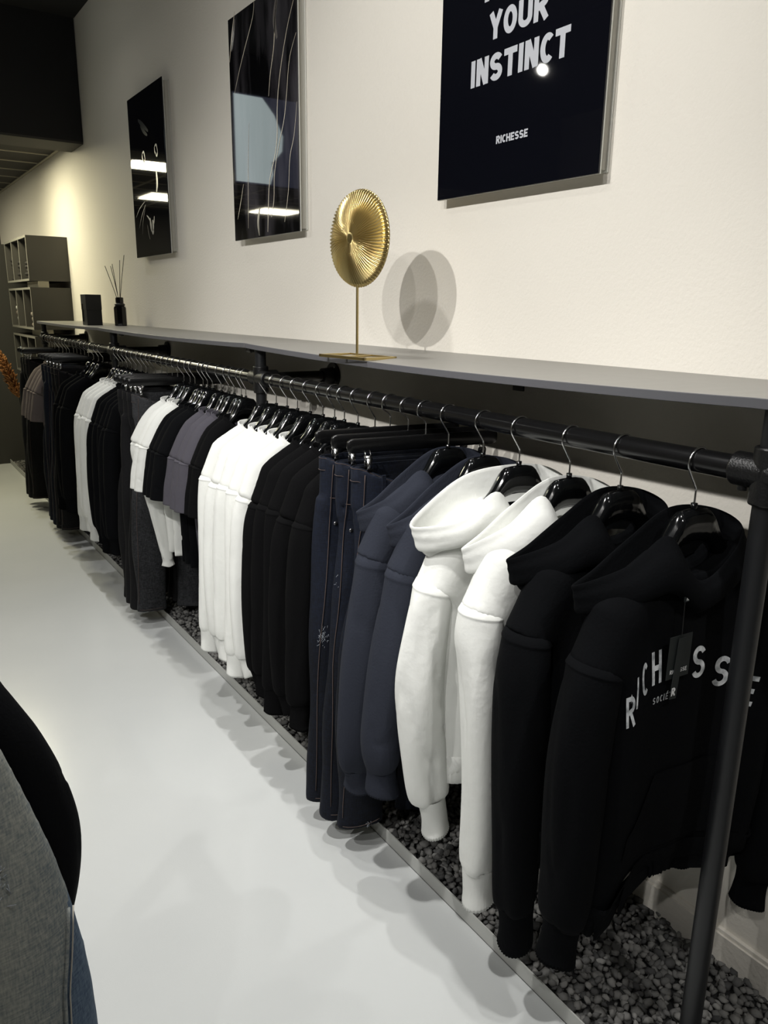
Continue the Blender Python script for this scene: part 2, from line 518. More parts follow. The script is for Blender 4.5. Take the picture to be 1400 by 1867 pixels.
def build_top(seed, hood=False, arm=None, cuff=None, hem=.47, w=.222, T=.055, drop=0., fold=0., fpos=0., wr=.004, h=.0085, tee=False, armR=None, seam=.985, hem_band=True, capL=None):
    """dict of part name -> list of (verts, faces)"""
    parts = {}
    body = top_body(seed, hem=hem, w=w, T=T, h=h, seam=seam, drop=drop, capL=capL)
    parts['body'] = [body]
    arm = arm or SLV['relaxed']
    ar = sleeve_rings(arm, seed, fold=fold, fpos=fpos, wr=wr)
    armR = armR or right_arm(seed)
    arr = sleeve_rings(armR, seed + 5, wr=wr)
    if tee:
        parts['sleeve'] = []
        for rr in (ar, arr):
            inner = [rr[-1] * .94 + rr[-1].mean(0) * .06, rr[-6] * .9 + rr[-6].mean(0) * .1]
            parts['sleeve'].append(loft(list(rr) + inner, True, True))
    else:
        parts['sleeve'] = [loft(ar, True, True), loft(arr, True, True)]
        parts['cuff'] = []
        for a_, c_ in ((arm, cuff), (armR, None)):
            e = np.array(a_[-1]); e0 = np.array(a_[-2])
            d = e[:3] - e0[:3]; d /= np.linalg.norm(d)
            p0 = e[:3] - d * .012
            p1 = np.array(c_) if c_ is not None else p0 + np.array([d[0] * .3 + .01, 0, -.095])
            parts['cuff'].append(loft(cuff_rings(p0, p1, e[3] * .98, e[4] * .98, seed=seed), False, True))
    # neck band / hem band follow the body
    th = np.linspace(0, 2 * PI, 56, endpoint=False)
    if not hood:
        nb = np.stack([.117 * np.cos(th), -.006 + .044 * np.sin(th), 1.178 + .02 * np.sin(th) - .018 * (np.sin(th) < 0) * np.sin(th) ** 2 + .014 * np.cos(th) ** 2], 1)
        parts['neckband'] = [loft(band_loop(nb, .014, .013, .005))]
    if hem_band and not tee:
        V = body[0]
        parts['hem_band'] = [hem_ring(V, hem, drop, seed)]
    return parts

def hem_ring(V, hem, drop, seed):
    """rib band hugging the bottom edge of a body mesh"""
    m = 96
    th = np.linspace(0, 2 * PI, m, endpoint=False)
    rings = []
    for k, (dz, sc) in enumerate(((.07, .98), (.068, 1.012), (.04, .985), (.01, .985), (-.012, .98), (-.016, .93), (.02, .80))):
        ring = []
        zz = hem + max(dz, .022)
        sel = V[(V[:, 2] > zz - .012) & (V[:, 2] < zz + .012)]
        cx, cy = 0., sel[:, 1].mean()
        aa = np.arctan2((sel[:, 1] - cy) * 4, sel[:, 0])
        rr = np.hypot(sel[:, 0] - cx, sel[:, 1] - cy)
        for j, t in enumerate(th):
            dd = np.abs(np.angle(np.exp(1j * (aa - t))))
            i = np.argsort(dd)[:4]
            p = sel[i].mean(0)
            z = hem + dz - drop * math.exp(-((p[0] + .19) / .055) ** 2)
            ring.append((p[0] * sc, cy + (p[1] - cy) * (sc + .06) + .0012 * (-1) ** j, z))
        rings.append(ring)
    return loft(np.array(rings))

def hood_mesh(seed, P=None, sx=1., tip=(0, 0, 0), peak=0., wide=False):
    base = [(-.14, .01, 1.13), (-.115, -.025, 1.135), (-.08, -.045, 1.125), (-.02, -.052, 1.08), (.07, -.045, 1.13), (.14, 0, 1.14), (.10, .04, 1.16), (0, .05, 1.17), (-.10, .045, 1.16), (-.13, .035, 1.145)]
    bulge = [(-.236, .035, 1.085), (-.178, -.036, 1.115), (-.112, -.070, 1.150), (-.03, -.074, 1.10), (.08, -.066, 1.14), (.172, 0, 1.15), (.13, .055, 1.175), (0, .075, 1.18), (-.13, .072, 1.14), (-.195, .068, 1.10)]
    mid = [(-.254, .038, 1.112), (-.188, -.034, 1.150), (-.116, -.066, 1.196), (-.03, -.074, 1.128), (.08, -.066, 1.172), (.172, 0, 1.188), (.13, .055, 1.218), (0, .074, 1.225), (-.13, .07, 1.178), (-.203, .068, 1.132)]
    rim = [(-.262, .042, 1.142), (-.185, -.016, 1.184), (-.108, -.040, 1.238), (-.035, -.060, 1.150), (.07, -.054, 1.195), (.155, 0, 1.222), (.115, .05, 1.252), (0, .062, 1.260), (-.112, .058, 1.212), (-.195, .062, 1.160)]
    if wide:
        for q_ in (bulge, mid, rim):
            k_ = {id(bulge): .4, id(mid): .8, id(rim): 1.}[id(q_)]
            for ix, dd in {9: (-.012, .014, .030), 8: (0, .016, .032), 1: (-.014, -.034, -.010), 2: (-.004, -.034, -.004), 3: (0, -.015, 0), 0: (-.014, -.004, .006)}.items():
                q_[ix] = tuple(a + b * k_ for a, b in zip(q_[ix], dd))
    L = [np.array(q, float) for q in (base, bulge, mid, rim)]
    wgt = np.array([1, .6, .25, 0, 0, 0, 0, 0, .2, .6])
    for k, q in enumerate(L[1:]):
        q += np.outer(wgt, tip)
        q[2, 2] += peak * (.4, .7, 1)[k]; q[1, 2] += peak * .4 * (.4, .7, 1)[k]
        q[:, 0] *= np.where(q[:, 0] < 0, sx, 1)
    r = L[-1]; c = np.array([-.05, 0, 0])
    inn = lambda k, dz: np.stack([r[:, 0] + (c[0] - r[:, 0]) * k, r[:, 1] * (1 - k * 2.2), r[:, 2] + dz], 1)
    L += [inn(.035, -.002), inn(.06, -.02), inn(.12, -.06), inn(.25, -.085)]
    L = [catmull(q, 72, True) for q in L]
    A = np.array(L)
    n = 56
    rings = catmull(A.reshape(len(L), -1), n).reshape(n, 72, 3)
    nz = Noise(seed)
    q = rings * 1
    d = .0026 * nz(q, (9, 11, 10))
    rings = rings + d[..., None] * np.array([.3, .8, .5])
    cen = rings.mean(1, keepdims=True) * np.array([.6, 1, 1])
    for ri, am in ((19, .006), (20, .008), (21, .006)):
        rings[ri] += (cen[ri] - rings[ri]) * am * np.array([1, 1, .3])
    return loft(rings)

def jeans_parts(seed, legs=None, h=.008):
    G, org = grid((-.36, -.10, .04), (.30, .10, 1.25), h)
    X, Y, Z = G
    nz = Noise(seed)
    legs = legs or ([(-.114, 0, 1.20, .110, .032), (-.121, 0, 1.09, .108, .036), (-.132, 0, .98, .104, .039), (-.153, 0, .80, .097, .041), (-.179, 0, .62, .086, .041), (-.196, -.004, .40, .076, .040), (-.204, -.006, .22, .074, .040), (-.208, -.008, .055, .078, .043)],
                    [(.114, 0, 1.20, .108, .030), (.110, 0, 1.09, .106, .034), (.10, 0, .98, .105, .037), (.075, .008, .80, .095, .042), (.055, .012, .62, .084, .04), (.03, .014, .40, .076, .038), (.015, .016, .22, .074, .038), (.005, .018, .055, .076, .04)])
    f = np.minimum(np.maximum(tube_field(G, dense(legs[0], 12)), .085 - Z), np.maximum(tube_field(G, dense(legs[1], 12)), .075 - Z))
    ztop = np.where(Y < 0, 1.218 - .062 * np.clip(1 - (X / .215) ** 2, 0, 1) ** 1.3 * np.clip(-Y / .02, 0, 1), 1.218)
    w = .225 + .004 * np.sin(Z * 9)
    g = np.maximum(np.maximum(np.abs(X) - w, Z - 1.30), (.80 + 1.15 * np.abs(X) - Z))
    Tz = .036 + .006 * nz(np.stack([X, Y * 0, Z], -1), (14, 1, 8))
    r = .05
    e = np.maximum(g + r, 0)
    hip = (np.sqrt(e ** 2 + (np.abs(Y) * r / Tz) ** 2) - r) * (Tz / r).clip(0, 1)
    f = smin(f, hip, .012)
    f = np.maximum(f, Z - ztop)
    T2 = Tz - .009
    e2 = np.maximum(g + r + .012, 0)
    inner = (np.sqrt(e2 ** 2 + (np.abs(Y) * r / T2) ** 2) - r) * .6
    f = np.maximum(f, -np.maximum(inner, 1.08 - Z))
    f = f + .0035 * nz(np.stack([X, Y, Z], -1), (22, 6, 9)) * (Z < 1.1)
    V, Q = surface_nets(f, org, h)
    V = relax(V, Q, 2)
    parts = {'legs': [(V, Q)]}
    # waistband
    th = np.linspace(0, 2 * PI, 80, endpoint=False)
    x = .226 * np.cos(th); y = .036 * np.sign(np.sin(th)) * np.abs(np.sin(th)) ** .6
    z = np.where(y < 0, 1.218 - .062 * np.clip(1 - (x / .215) ** 2, 0, 1) ** 1.3, 1.218)
    wb = np.stack([x, y, z - .0], 1)
    parts['waistband'] = [loft(band_loop(wb, .04, .002, .004))]
    lo_ = wb.copy(); lo_[:, :2] *= 1.022; lo_[:, 2] -= .037; up_ = wb.copy(); up_[:, :2] *= 1.015; up_[:, 2] -= .002
    band_st = [tube_path(np.vstack([q, q[:1]]), .0009, 5, False) for q in (lo_, up_)]
    # belt loops
    for lx in (-.15, .02, .15):
        zz = 1.218 - .062 * max(0, 1 - (lx / .215) ** 2) ** 1.3
        bm = box_vf((lx, -.041 - .0, zz - .02), (.011, .006, .052))
        parts.setdefault('belt_loop', []).append(bm)
    bv = BVHTree.FromPolygons([tuple(v) for v in V], [tuple(map(int, q)) for q in Q])
    def onfront(pts, off=.002):
        out = []
        for (px, pz) in pts:
            hit = bv.ray_cast(Vector((px, -1, pz)), Vector((0, 1, 0)))
            yy = hit[0].y if hit[0] is not None and abs(hit[0].y) < .12 else -.036
            out.append((px, yy - off, pz))
        return out
    # back pocket patch, conforming
    pc = []
    px0, px1, pz0, pz1 = -.175, -.045, .955, 1.095
    gx = np.linspace(px0, px1, 9); gz = np.linspace(0, 1, 9)
    vs = []
    for t in gz:
        for q in gx:
            u = abs((q - (px0 + px1) / 2) / (px1 - px0) * 2)
            zz = pz1 - t * (pz1 - pz0 - .03 * u)
            vs.append((q, zz))
    V3 = onfront(vs, .0035)
    parts['back_pocket'] = [(np.array(V3), [(i * 9 + j, i * 9 + j + 1, i * 9 + j + 10, i * 9 + j + 9) for i in range(8) for j in range(8)])]
    st = []
    def stitch(pts, r=.0011):
        P = np.array(onfront([tuple(p) for p in pts], .0035))
        st.append(tube_path(P, r, 5))
    edge = [(px0 + .005, pz1 - .006)] + [(px0 + .005, z_) for z_ in np.linspace(pz1 - .01, pz0 + .035, 8)] + [((px0 + px1) / 2, pz0 + .006)] + [(px1 - .005, z_) for z_ in np.linspace(pz0 + .035, pz1 - .01, 8)] + [(px1 - .005, pz1 - .006)]
    stitch(edge)
    stitch([(q, pz1 - .012) for q in np.linspace(px0 + .004, px1 - .004, 8)])
    stitch([(q, 1.10 - .04 * max(0, 1 - (q / .2) ** 2)) for q in np.linspace(-.21, .0, 14)])
    for L in legs[:1]:
        lp = dense(L, 30)
        stitch([(p[0] - p[3] * .80, p[2]) for p in lp if p[2] > .10], .0013)
        hemz = .105
        stitch([(q, hemz) for q in np.linspace(lp[-1][0] - .06, lp[-1][0] + .06, 10)])
    parts['stitching'] = [join_vf(st + band_st)]
    p = onfront([(px0 + .0, pz0 + .055)], .002)[0]
    rv = []
    for q in ((px0 - .018, 1.02),):
        c0 = onfront([q], .0)[0]
        rv.append(disc_vf(c0, .006, .004))
    parts['rivet'] = rv
    return parts

def box_vf(c, s):
    c = np.array(c); s = np.array(s) / 2
    v = np.array([(i, j, k) for i in (-1, 1) for j in (-1, 1) for k in (-1, 1)]) * s + c
    return v, [(0, 1, 3, 2), (4, 6, 7, 5), (0, 4, 5, 1), (2, 3, 7, 6), (0, 2, 6, 4), (1, 5, 7, 3)]

def disc_vf(c, r, t):
    th = np.linspace(0, 2 * PI, 16, endpoint=False)
    rg = [np.stack([c[0] + k * r * np.cos(th), np.full(16, c[1] + d), c[2] + k * r * np.sin(th)], 1) for k, d in ((1, .001), (1, -t * .7), (.75, -t), (.05, -t))]
    return loft(rg, True, True)

# ---- prototypes of mesh data, cached per (kind, material)
CACHE = {}
def proto(key, builder):
    if key not in CACHE: CACHE[key] = builder()
    return CACHE[key]
MESHES = {}
def part_mesh(key, pname, i, vf, mat, off, flat=False):
    k = (key, pname, i, mat.name)
    if k not in MESHES:
        me = bpy.data.meshes.new(pname)
        V, F = vf
        V = np.asarray(V) - np.array([0, 0, off])
        if isinstance(F, np.ndarray):
            me.vertices.add(len(V)); me.vertices.foreach_set('co', V.astype(np.float32).ravel())
            me.loops.add(F.size); me.loops.foreach_set('vertex_index', F.astype(np.int32).ravel())
            me.polygons.add(len(F)); me.polygons.foreach_set('loop_start', np.arange(0, F.size, 4, dtype=np.int32))
            me.update(calc_edges=True); me.validate()
        else:
            me.from_pydata([tuple(map(float, v)) for v in V], [], F)
            bm = bmesh.new(); bm.from_mesh(me); bmesh.ops.recalc_face_normals(bm, faces=bm.faces); bm.to_mesh(me); bm.free()
        me.materials.append(mat)
        me.polygons.foreach_set('use_smooth', [not flat] * len(me.polygons))
        me.update()
        MESHES[k] = me
    return MESHES[k]

RX, RZ, RR = -.3362, 1.368, .0233
SKIN = {'stitching': 'stitch', 'rivet': 'rivet'}
def place_garment(key, parts, name, cat, label, group, mat, y, rot, x=RX, s=(1, 1, 1), override=None):
    zb = min(float(np.asarray(v)[:, 2].min()) for L in parts.values() for v, f in L)
    root = thing(name, (x, y, zb), label, cat, group, rot)
    root.scale = (s[0], s[1], 1)
    out = {}
    for pn, L in parts.items():
        for i, vf in enumerate(L):
            mt = (override or {}).get(pn) or (M[SKIN[pn]] if pn in SKIN else mat)
            if pn.startswith('flat_'): pass
            me = part_mesh(key, pn, i, vf, mt, zb, flat=pn in ('belt_loop',))
            o = bpy.data.objects.new(pn, me); COL.objects.link(o); o.parent = root
            out.setdefault(pn, []).append(o)
    return root, out, zb

# ---- hangers
def hanger_parts():
    xs = [0, .02, .038, .047, .056, .072, .095, .125, .16, .195, .208]
    zt = [1.274, 1.273, 1.270, 1.263, 1.248, 1.222, 1.196, 1.172, 1.150, 1.128, 1.118]
    zb = [1.205, 1.204, 1.200, 1.195, 1.188, 1.172, 1.152, 1.134, 1.116, 1.098, 1.108]
    yt = [.016, .0165, .018, .018, .018, .018, .018, .021, .024, .022, .01]
    rings = []
    for sgn in (-1, 1):
        seq = list(zip(xs, zt, zb, yt))
        if sgn < 0: seq = seq[::-1]
        else: seq = seq[1:]
        for x, a, b, t in seq:
            bv = min(.011, (a - b) * .22)
            c = [(-t, b + bv), (-t, a - bv), (-t + bv, a - .0012), (-t + bv * 1.6, a), (t - bv * 1.6, a), (t - bv, a - .0012), (t, a - bv), (t, b + bv), (t - bv, b), (-t + bv, b)]
            rings.append([(sgn * x, p[0], p[1]) for p in c])
    body = loft(np.array(rings), True, True)
    hook = hook_vf(1.27)
    collar = tube_path([(0, 0, 1.270), (0, 0, 1.284)], .0065, 12)
    return {'shoulder_bar': [body], 'collar': [collar], 'hook': [hook]}

def hook_vf(z0):
    pts = [(0, 0, z0), (0, 0, z0 + .03), (.0, 0, z0 + .042), (-.006, 0, z0 + .052)]
    cx, cz, r = 0., 1.3645, .0285
    for a in np.radians([212, 190, 165, 140, 115, 90, 65, 40, 15, -8, -25]):
        pts.append((cx + r * math.cos(a), 0, cz + r * math.sin(a)))
    return tube_path(catmull(pts, 60), .0021, 8)

def clip_hanger_parts():
    bm = bmesh.new()
    # bar with rounded ends, flattened
    n = 8
    sec = lambda x, hh, t: [(x, -t, 1.277 - hh), (x, -t, 1.277 + hh), (x, -t * .6, 1.277 + hh + .003), (x, t * .6, 1.277 + hh + .003), (x, t, 1.277 + hh), (x, t, 1.277 - hh), (x, t * .6, 1.277 - hh - .003), (x, -t * .6, 1.277 - hh - .003)]
    rings = []
    for x, hh, t in ((-.243, .004, .003), (-.241, .010, .0045), (-.235, .0145, .0055), (-.225, .017, .006), (.225, .017, .006), (.235, .0145, .0055), (.241, .010, .0045), (.243, .004, .003)):
        rings.append(sec(x, hh, t))
    bar = loft(np.array(rings), True, True)
    hook = hook_vf(1.285)
    clips = []
    for x in (-.185, .185):
        a = tube_path([(x - .008, -.006, 1.262), (x - .008, -.012, 1.252), (x - .008, -.012, 1.225), (x + .008, -.012, 1.225), (x + .008, -.012, 1.252), (x + .008, -.006, 1.262)], .0016, 6)
        bx = box_vf((x, -.020, 1.222), (.013, .004, .042)); bx2 = box_vf((x, -.002, 1.222), (.013, .004, .042))
        th = np.linspace(0, 2 * PI, 14, endpoint=False)
        spr = loft([np.stack([np.full(14, x + d), -.013 + .0085 * np.cos(th), 1.243 + .0085 * np.sin(th)], 1) for d in (-.009, .009)], True, True)
        clips.append(join_vf([a, bx, bx2, spr]))
    pads = [box_vf((x, -.024, 1.205), (.016, .006, .018)) for x in (-.185, .185)]
    return {'bar': [bar], 'hook': [hook], 'clip': clips, 'clip_pad': pads}

def place_hanger(y, rot, label, group, clip=False, x=RX, sx=1.):
    parts = proto('clip_hanger', clip_hanger_parts) if clip else proto('hanger', hanger_parts)
    key = 'clip_hanger' if clip else 'hanger'
    mats = {'hook': M['chrome'], 'clip': M['chrome'], 'clip_pad': M['black_gloss'], 'bar': M['matte_hanger'], 'shoulder_bar': M['hanger'], 'collar': M['hanger']}
    zb = min(float(np.asarray(v)[:, 2].min()) for L in parts.values() for v, f in L)
    root = thing('clip_hanger' if clip else 'coat_hanger', (x, y, zb), label, 'hanger', group, rot)
    root.scale.x = sx
    for pn, L in parts.items():
        for i, vf in enumerate(L):
            o = bpy.data.objects.new(pn, part_mesh(key, pn, i, vf, mats[pn], zb, flat=pn in ('clip_pad',)))
            COL.objects.link(o); o.parent = root
            if pn == 'hook': o['label'] = 'chrome wire hook'
    return root

# ------------------------------------------------------------------ room shell
def struct(o, lab=None):
    o['kind'] = 'structure'
    if lab: o['label'] = lab
    return o

YB = 11.0; YF = -2.6; XL = -5.2; ZC = 3.68; ZL = 2.90
struct(box_obj('floor', ((XL) / 2, (YB + YF) / 2, -.05), (-XL + .2, YB - YF + .2, .1), M['floor']), 'pale polished floor')
struct(box_obj('wall_right', (.06, (YB + YF) / 2, ZC / 2), (.12, YB - YF + .2, ZC + .2), M['wall']), 'long cream wall behind the clothes rail')
struct(box_obj('wall_left', (XL - .06, (YB + YF) / 2, ZC / 2), (.12, YB - YF + .2, ZC + .2), M['store_wall']))
struct(box_obj('wall_back', (XL / 2, YB + .06, ZC / 2), (-XL + .2, .12, ZC + .2), M['dark_wall']), 'dark far wall')
struct(box_obj('wall_front', (XL / 2, YF - .06, ZC / 2), (-XL + .2, .12, ZC + .2), M['store_wall']))
struct(box_obj('ceiling', (XL / 2, (YF + 6.62) / 2, ZC + .05), (-XL + .2, 6.62 - YF, .1), M['ceiling']), 'black ceiling')
# soffit : box beam, then the lower tiled ceiling beyond
struct(box_obj('trim_1', (XL / 2 - .002, 6.81, (2.84 + ZC) / 2), (-XL - .004, .38, ZC - 2.84), M['soffit']), 'black soffit beam')
struct(box_obj('trim_2', (XL / 2 - .002, 6.815, 2.832), (-XL - .006, .39, .016), M['soffit_trim']), 'lower edge of the soffit beam')
struct(box_obj('ceiling_low', (XL / 2, (7.0 + YB) / 2, ZL + .03), (-XL, YB - 7.0, .06), M['tile']), 'dark tiled lower ceiling')
struct(box_obj('wall_partition', (-1.2, 8.91, 1.105), (2.4, .10, 2.21), M['dark_wall']), 'dark grey partition panel at the far end')
bm = bmesh.new()
for i in range(9):
    add_box(bm, (-.02 - i * .6, (7.0 + YB) / 2, ZL - .004), (.028, YB - 7.0, .008))
for i in range(8):
    add_box(bm, (XL / 2, 7.2 + i * .5, ZL - .0035), (-XL, .018, .007))
struct(bm_obj('trim_3', bm, M['tbar']), 'pale ceiling grid bars')
# baseboard along the wall
bm = bmesh.new()
add_box(bm, (-.009, (YB + YF) / 2, .055), (.018, YB - YF, .11))
add_box(bm, (-.006, (YB + YF) / 2, .115), (.012, YB - YF, .012), .003)
struct(bm_obj('baseboard_right', bm, M['wall']), 'cream skirting board')
# metal edging strip of the gravel trough
KX = -.4576
bm = bmesh.new()
add_box(bm, (KX + .002, 3.43, .023), (.004, 10.84, .046))
add_box(bm, (KX + .012, 3.43, .001), (.024, 10.84, .003))
struct(bm_obj('trim_4', bm, M['kerb']), 'grey metal edging between floor and gravel')

# gravel
def gravel():
    r = np.random.RandomState(3)
    ico = bmesh.new(); bmesh.ops.create_icosphere(ico, subdivisions=1, radius=1)
    iv = np.array([v.co[:] for v in ico.verts]); fi = np.array([[v.index for v in f.verts] for f in ico.faces]); ico.free()
    pos = []
    y = .25
    def add(y0, y1, sp, layers):
        nx = int(.44 / sp); ny = int((y1 - y0) / sp)
        for L in range(layers):
            gx, gy = np.meshgrid(np.arange(nx), np.arange(ny))
            px = KX + .014 + (gx.ravel() + r.uniform(.1, .9, gx.size)) * sp * (.425 / (nx * sp))
            py = y0 + (gy.ravel() + r.uniform(0, 1, gx.size)) * sp
            pz = .026 + L * .010 + r.uniform(-.004, .005, gx.size)
            sz = sp * r.uniform(.48, .88, gx.size)
            pos.append(np.stack([px, py, pz, sz], 1))
    add(.2, 3.2, .0205, 2)
    add(3.2, 8.8, .022, 1)
    P = np.vstack(pos)
    n = len(P)
    sc = r.uniform(.6, 1.15, (n, 3)) * P[:, 3:4]
    # jagged stones
    jit = r.uniform(.55, 1.18, (n, len(iv), 1))
    V = iv[None] * jit * sc[:, None]
    ang = r.uniform(0, 2 * PI, (n, 3))
    def rot(V, a, i, j):
        c, s = np.cos(a)[:, None], np.sin(a)[:, None]
        A, B = V[..., i].copy(), V[..., j].copy()
        V[..., i] = A * c - B * s; V[..., j] = A * s + B * c
    rot(V, ang[:, 0], 0, 1); rot(V, ang[:, 1] , 1, 2); rot(V, ang[:, 2], 0, 1)
    V[..., 2] *= .75
    V += P[:, None, :3]
    V[..., 0] = np.clip(V[..., 0], KX + .006, -.020)
    F = fi[None] + (np.arange(n) * len(iv))[:, None, None]
    me = bpy.data.meshes.new('gravel')
    V = V.reshape(-1, 3).astype(np.float32); F = F.reshape(-1, 3).astype(np.int32)
    me.vertices.add(len(V)); me.vertices.foreach_set('co', V.ravel())
    me.loops.add(F.size); me.loops.foreach_set('vertex_index', F.ravel())
    me.polygons.add(len(F)); me.polygons.foreach_set('loop_start', np.arange(0, F.size, 3, dtype=np.int32))
    me.update(calc_edges=True)
    me.materials.append(M['gravel'])
    o = bpy.data.objects.new('gravel', me); COL.objects.link(o)
    tag(o, 'dark grey crushed stone gravel bed under the hanging clothes', 'gravel', None, 'stuff')
gravel()
struct(box_obj('floor_trough', ((KX - .018) / 2 + .002, 4.3, .011), (-KX - .026, 9.0, .018), M['bed']), 'dark bed beneath the gravel')

# ------------------------------------------------------------------ rack: posts, rails, fittings, wall arms
PY = [.7249, 2.825, 4.925, 7.025]
ZS = 1.502
post_lab = ['black steel post nearest the camera, right of the lettered hoodie', 'second black steel post, between white sweatshirts and dark tees', 'third black steel post from the camera, beside the far white sweatshirts', 'farthest black steel post, behind the black trousers']
for i, y in enumerate(PY):
    t = thing('rack_post', (RX, y, 0), post_lab[i], 'rack post', 'upright posts of the clothes rail')
    cyl_obj('pole', (0, 0, .018), (0, 0, ZS - .0185), .0215, M['post'], t)
    bm = bmesh.new(); add_cyl(bm, (0, 0, .019), (0, 0, .03), .05); add_cyl(bm, (0, 0, .03), (0, 0, .07), .03)
    bm_obj('foot_flange', bm, M['fitting'], t)
    bm = bmesh.new()
    add_cyl(bm, (0, 0, RZ - .058), (0, 0, RZ + .048), .030, .030)
    for s in (-1, 1):
        add_cyl(bm, (0, 0, RZ), (0, s * .066, RZ), .0315)
    add_cyl(bm, (0, 0, RZ - .0), (.07, 0, RZ - .0), .0315)
    o = bm_obj('cross_fitting', bm, M['fitting'], t, True); autosmooth(o)
    bvm = o.modifiers.new('b', 'BEVEL'); bvm.width = .004; bvm.segments = 2; bvm.limit_method = 'ANGLE'
    for s in (-1, 1):
        cyl_obj('grub_screw', (-.004, s * .045, RZ - .038), (-.004, s * .045, RZ - .026), .009, M['fitting'], t, n=12)
    t2 = cyl_obj('wall_arm', (.068, 0, RZ), (-RX - .04, 0, RZ), .0215, M['pipe'], t)
    bm = bmesh.new()
    add_cyl(bm, (-RX - .012, 0, RZ), (-RX - .002, 0, RZ), .052, n=36)
    add_cyl(bm, (-RX - .06, 0, RZ), (-RX - .01, 0, RZ), .0305, .034, n=32)
    o = bm_obj('wall_flange', bm, M['fitting'], t2, True); autosmooth(o)
    for a in range(4):
        ca, sa = .042 * math.cos(a * PI / 2 + .6), .042 * math.sin(a * PI / 2 + .6)
        cyl_obj('flange_screw', (-RX - .0155, ca, RZ + sa), (-RX - .010, ca, RZ + sa), .0045, M['chrome'], t2, n=10)
rl = ['black clothes rail between the two nearest posts holding hoodies and sweatshirts', 'middle black clothes rail between second and third posts', 'far black clothes rail between third and farthest posts']
for i in range(3):
    o = cyl_obj('clothes_rail', (0, PY[i] + .062, 0), (0, PY[i + 1] - .062, 0), RR, M['pipe'])
    o.location = (RX, 0, RZ)
    tag(o, rl[i], 'clothes rail', 'rail pipes')

# ------------------------------------------------------------------ shelf boards (sagging slightly at the front)
seams = [.20, 2.888, 5.139, 7.10]
sl = ['nearest grey shelf board on the wall, holding the gold disc ornament', 'middle grey shelf board above the dark tees', 'far grey shelf board holding the diffuser and black box']
SAG = [.016, .009, .006]
for i in range(3):
    y0, y1 = seams[i] + .0015, seams[i + 1] - .0015
    ya = .74 if i == 0 else y0
    rings = []
    for y in np.linspace(y0, y1, 40):
        q = min(max((y - ya) / (y1 - ya), 0), 1)
        d = SAG[i] * math.sin(PI * q) ** .8
        rings.append([(0, y, ZS), (-.19, y, ZS - d * .35), (-.3745, y, ZS - d), (-.3757, y, ZS - d - .0012), (-.3757, y, ZS - d - .0175), (-.3745, y, ZS - d - .0185), (-.19, y, ZS - d * .35 - .0185), (0, y, ZS - .0185)])
    V, F = loft(np.array(rings), True, True)
    o = mesh_obj('shelf_board', V, F, None, smooth=False, mats=[M['shelf'], M['shelf_edge']])
    o.data.polygons.foreach_set('material_index', [1 if p.center.x < -.374 else 0 for p in o.data.polygons])
    tag(o, sl[i], 'shelf', 'grey wall shelf boards')
for k, (y, x, z, lab) in enumerate([(1.717, -.004, 1.445, 'small dark bracket under the near shelf against the wall'), (2.90, -.345, 1.474, 'small joining plate under the front of the shelf seam by second post'), (4.72, -.345, 1.474, 'small joining plate under the shelf near the third post')]):
    t = thing('shelf_bracket', (x, y, z), lab, 'bracket')
    bm = bmesh.new()
    if k == 0: add_box(bm, (0, 0, -.001), (.006, .046, .076), .002)
    else: add_box(bm, (0, 0, 0), (.02, .036, .017), .002)
    bm_obj('plate', bm, M['gun'], t)
    for s in (-1, 1):
        if k == 0: cyl_obj('screw', (-.005, s * .013, -.018), (-.002, s * .013, -.018), .004, M['chrome'], t, n=10)
        else: cyl_obj('screw', (0, s * .010, -.0115), (0, s * .010, -.008), .004, M['chrome'], t, n=10)

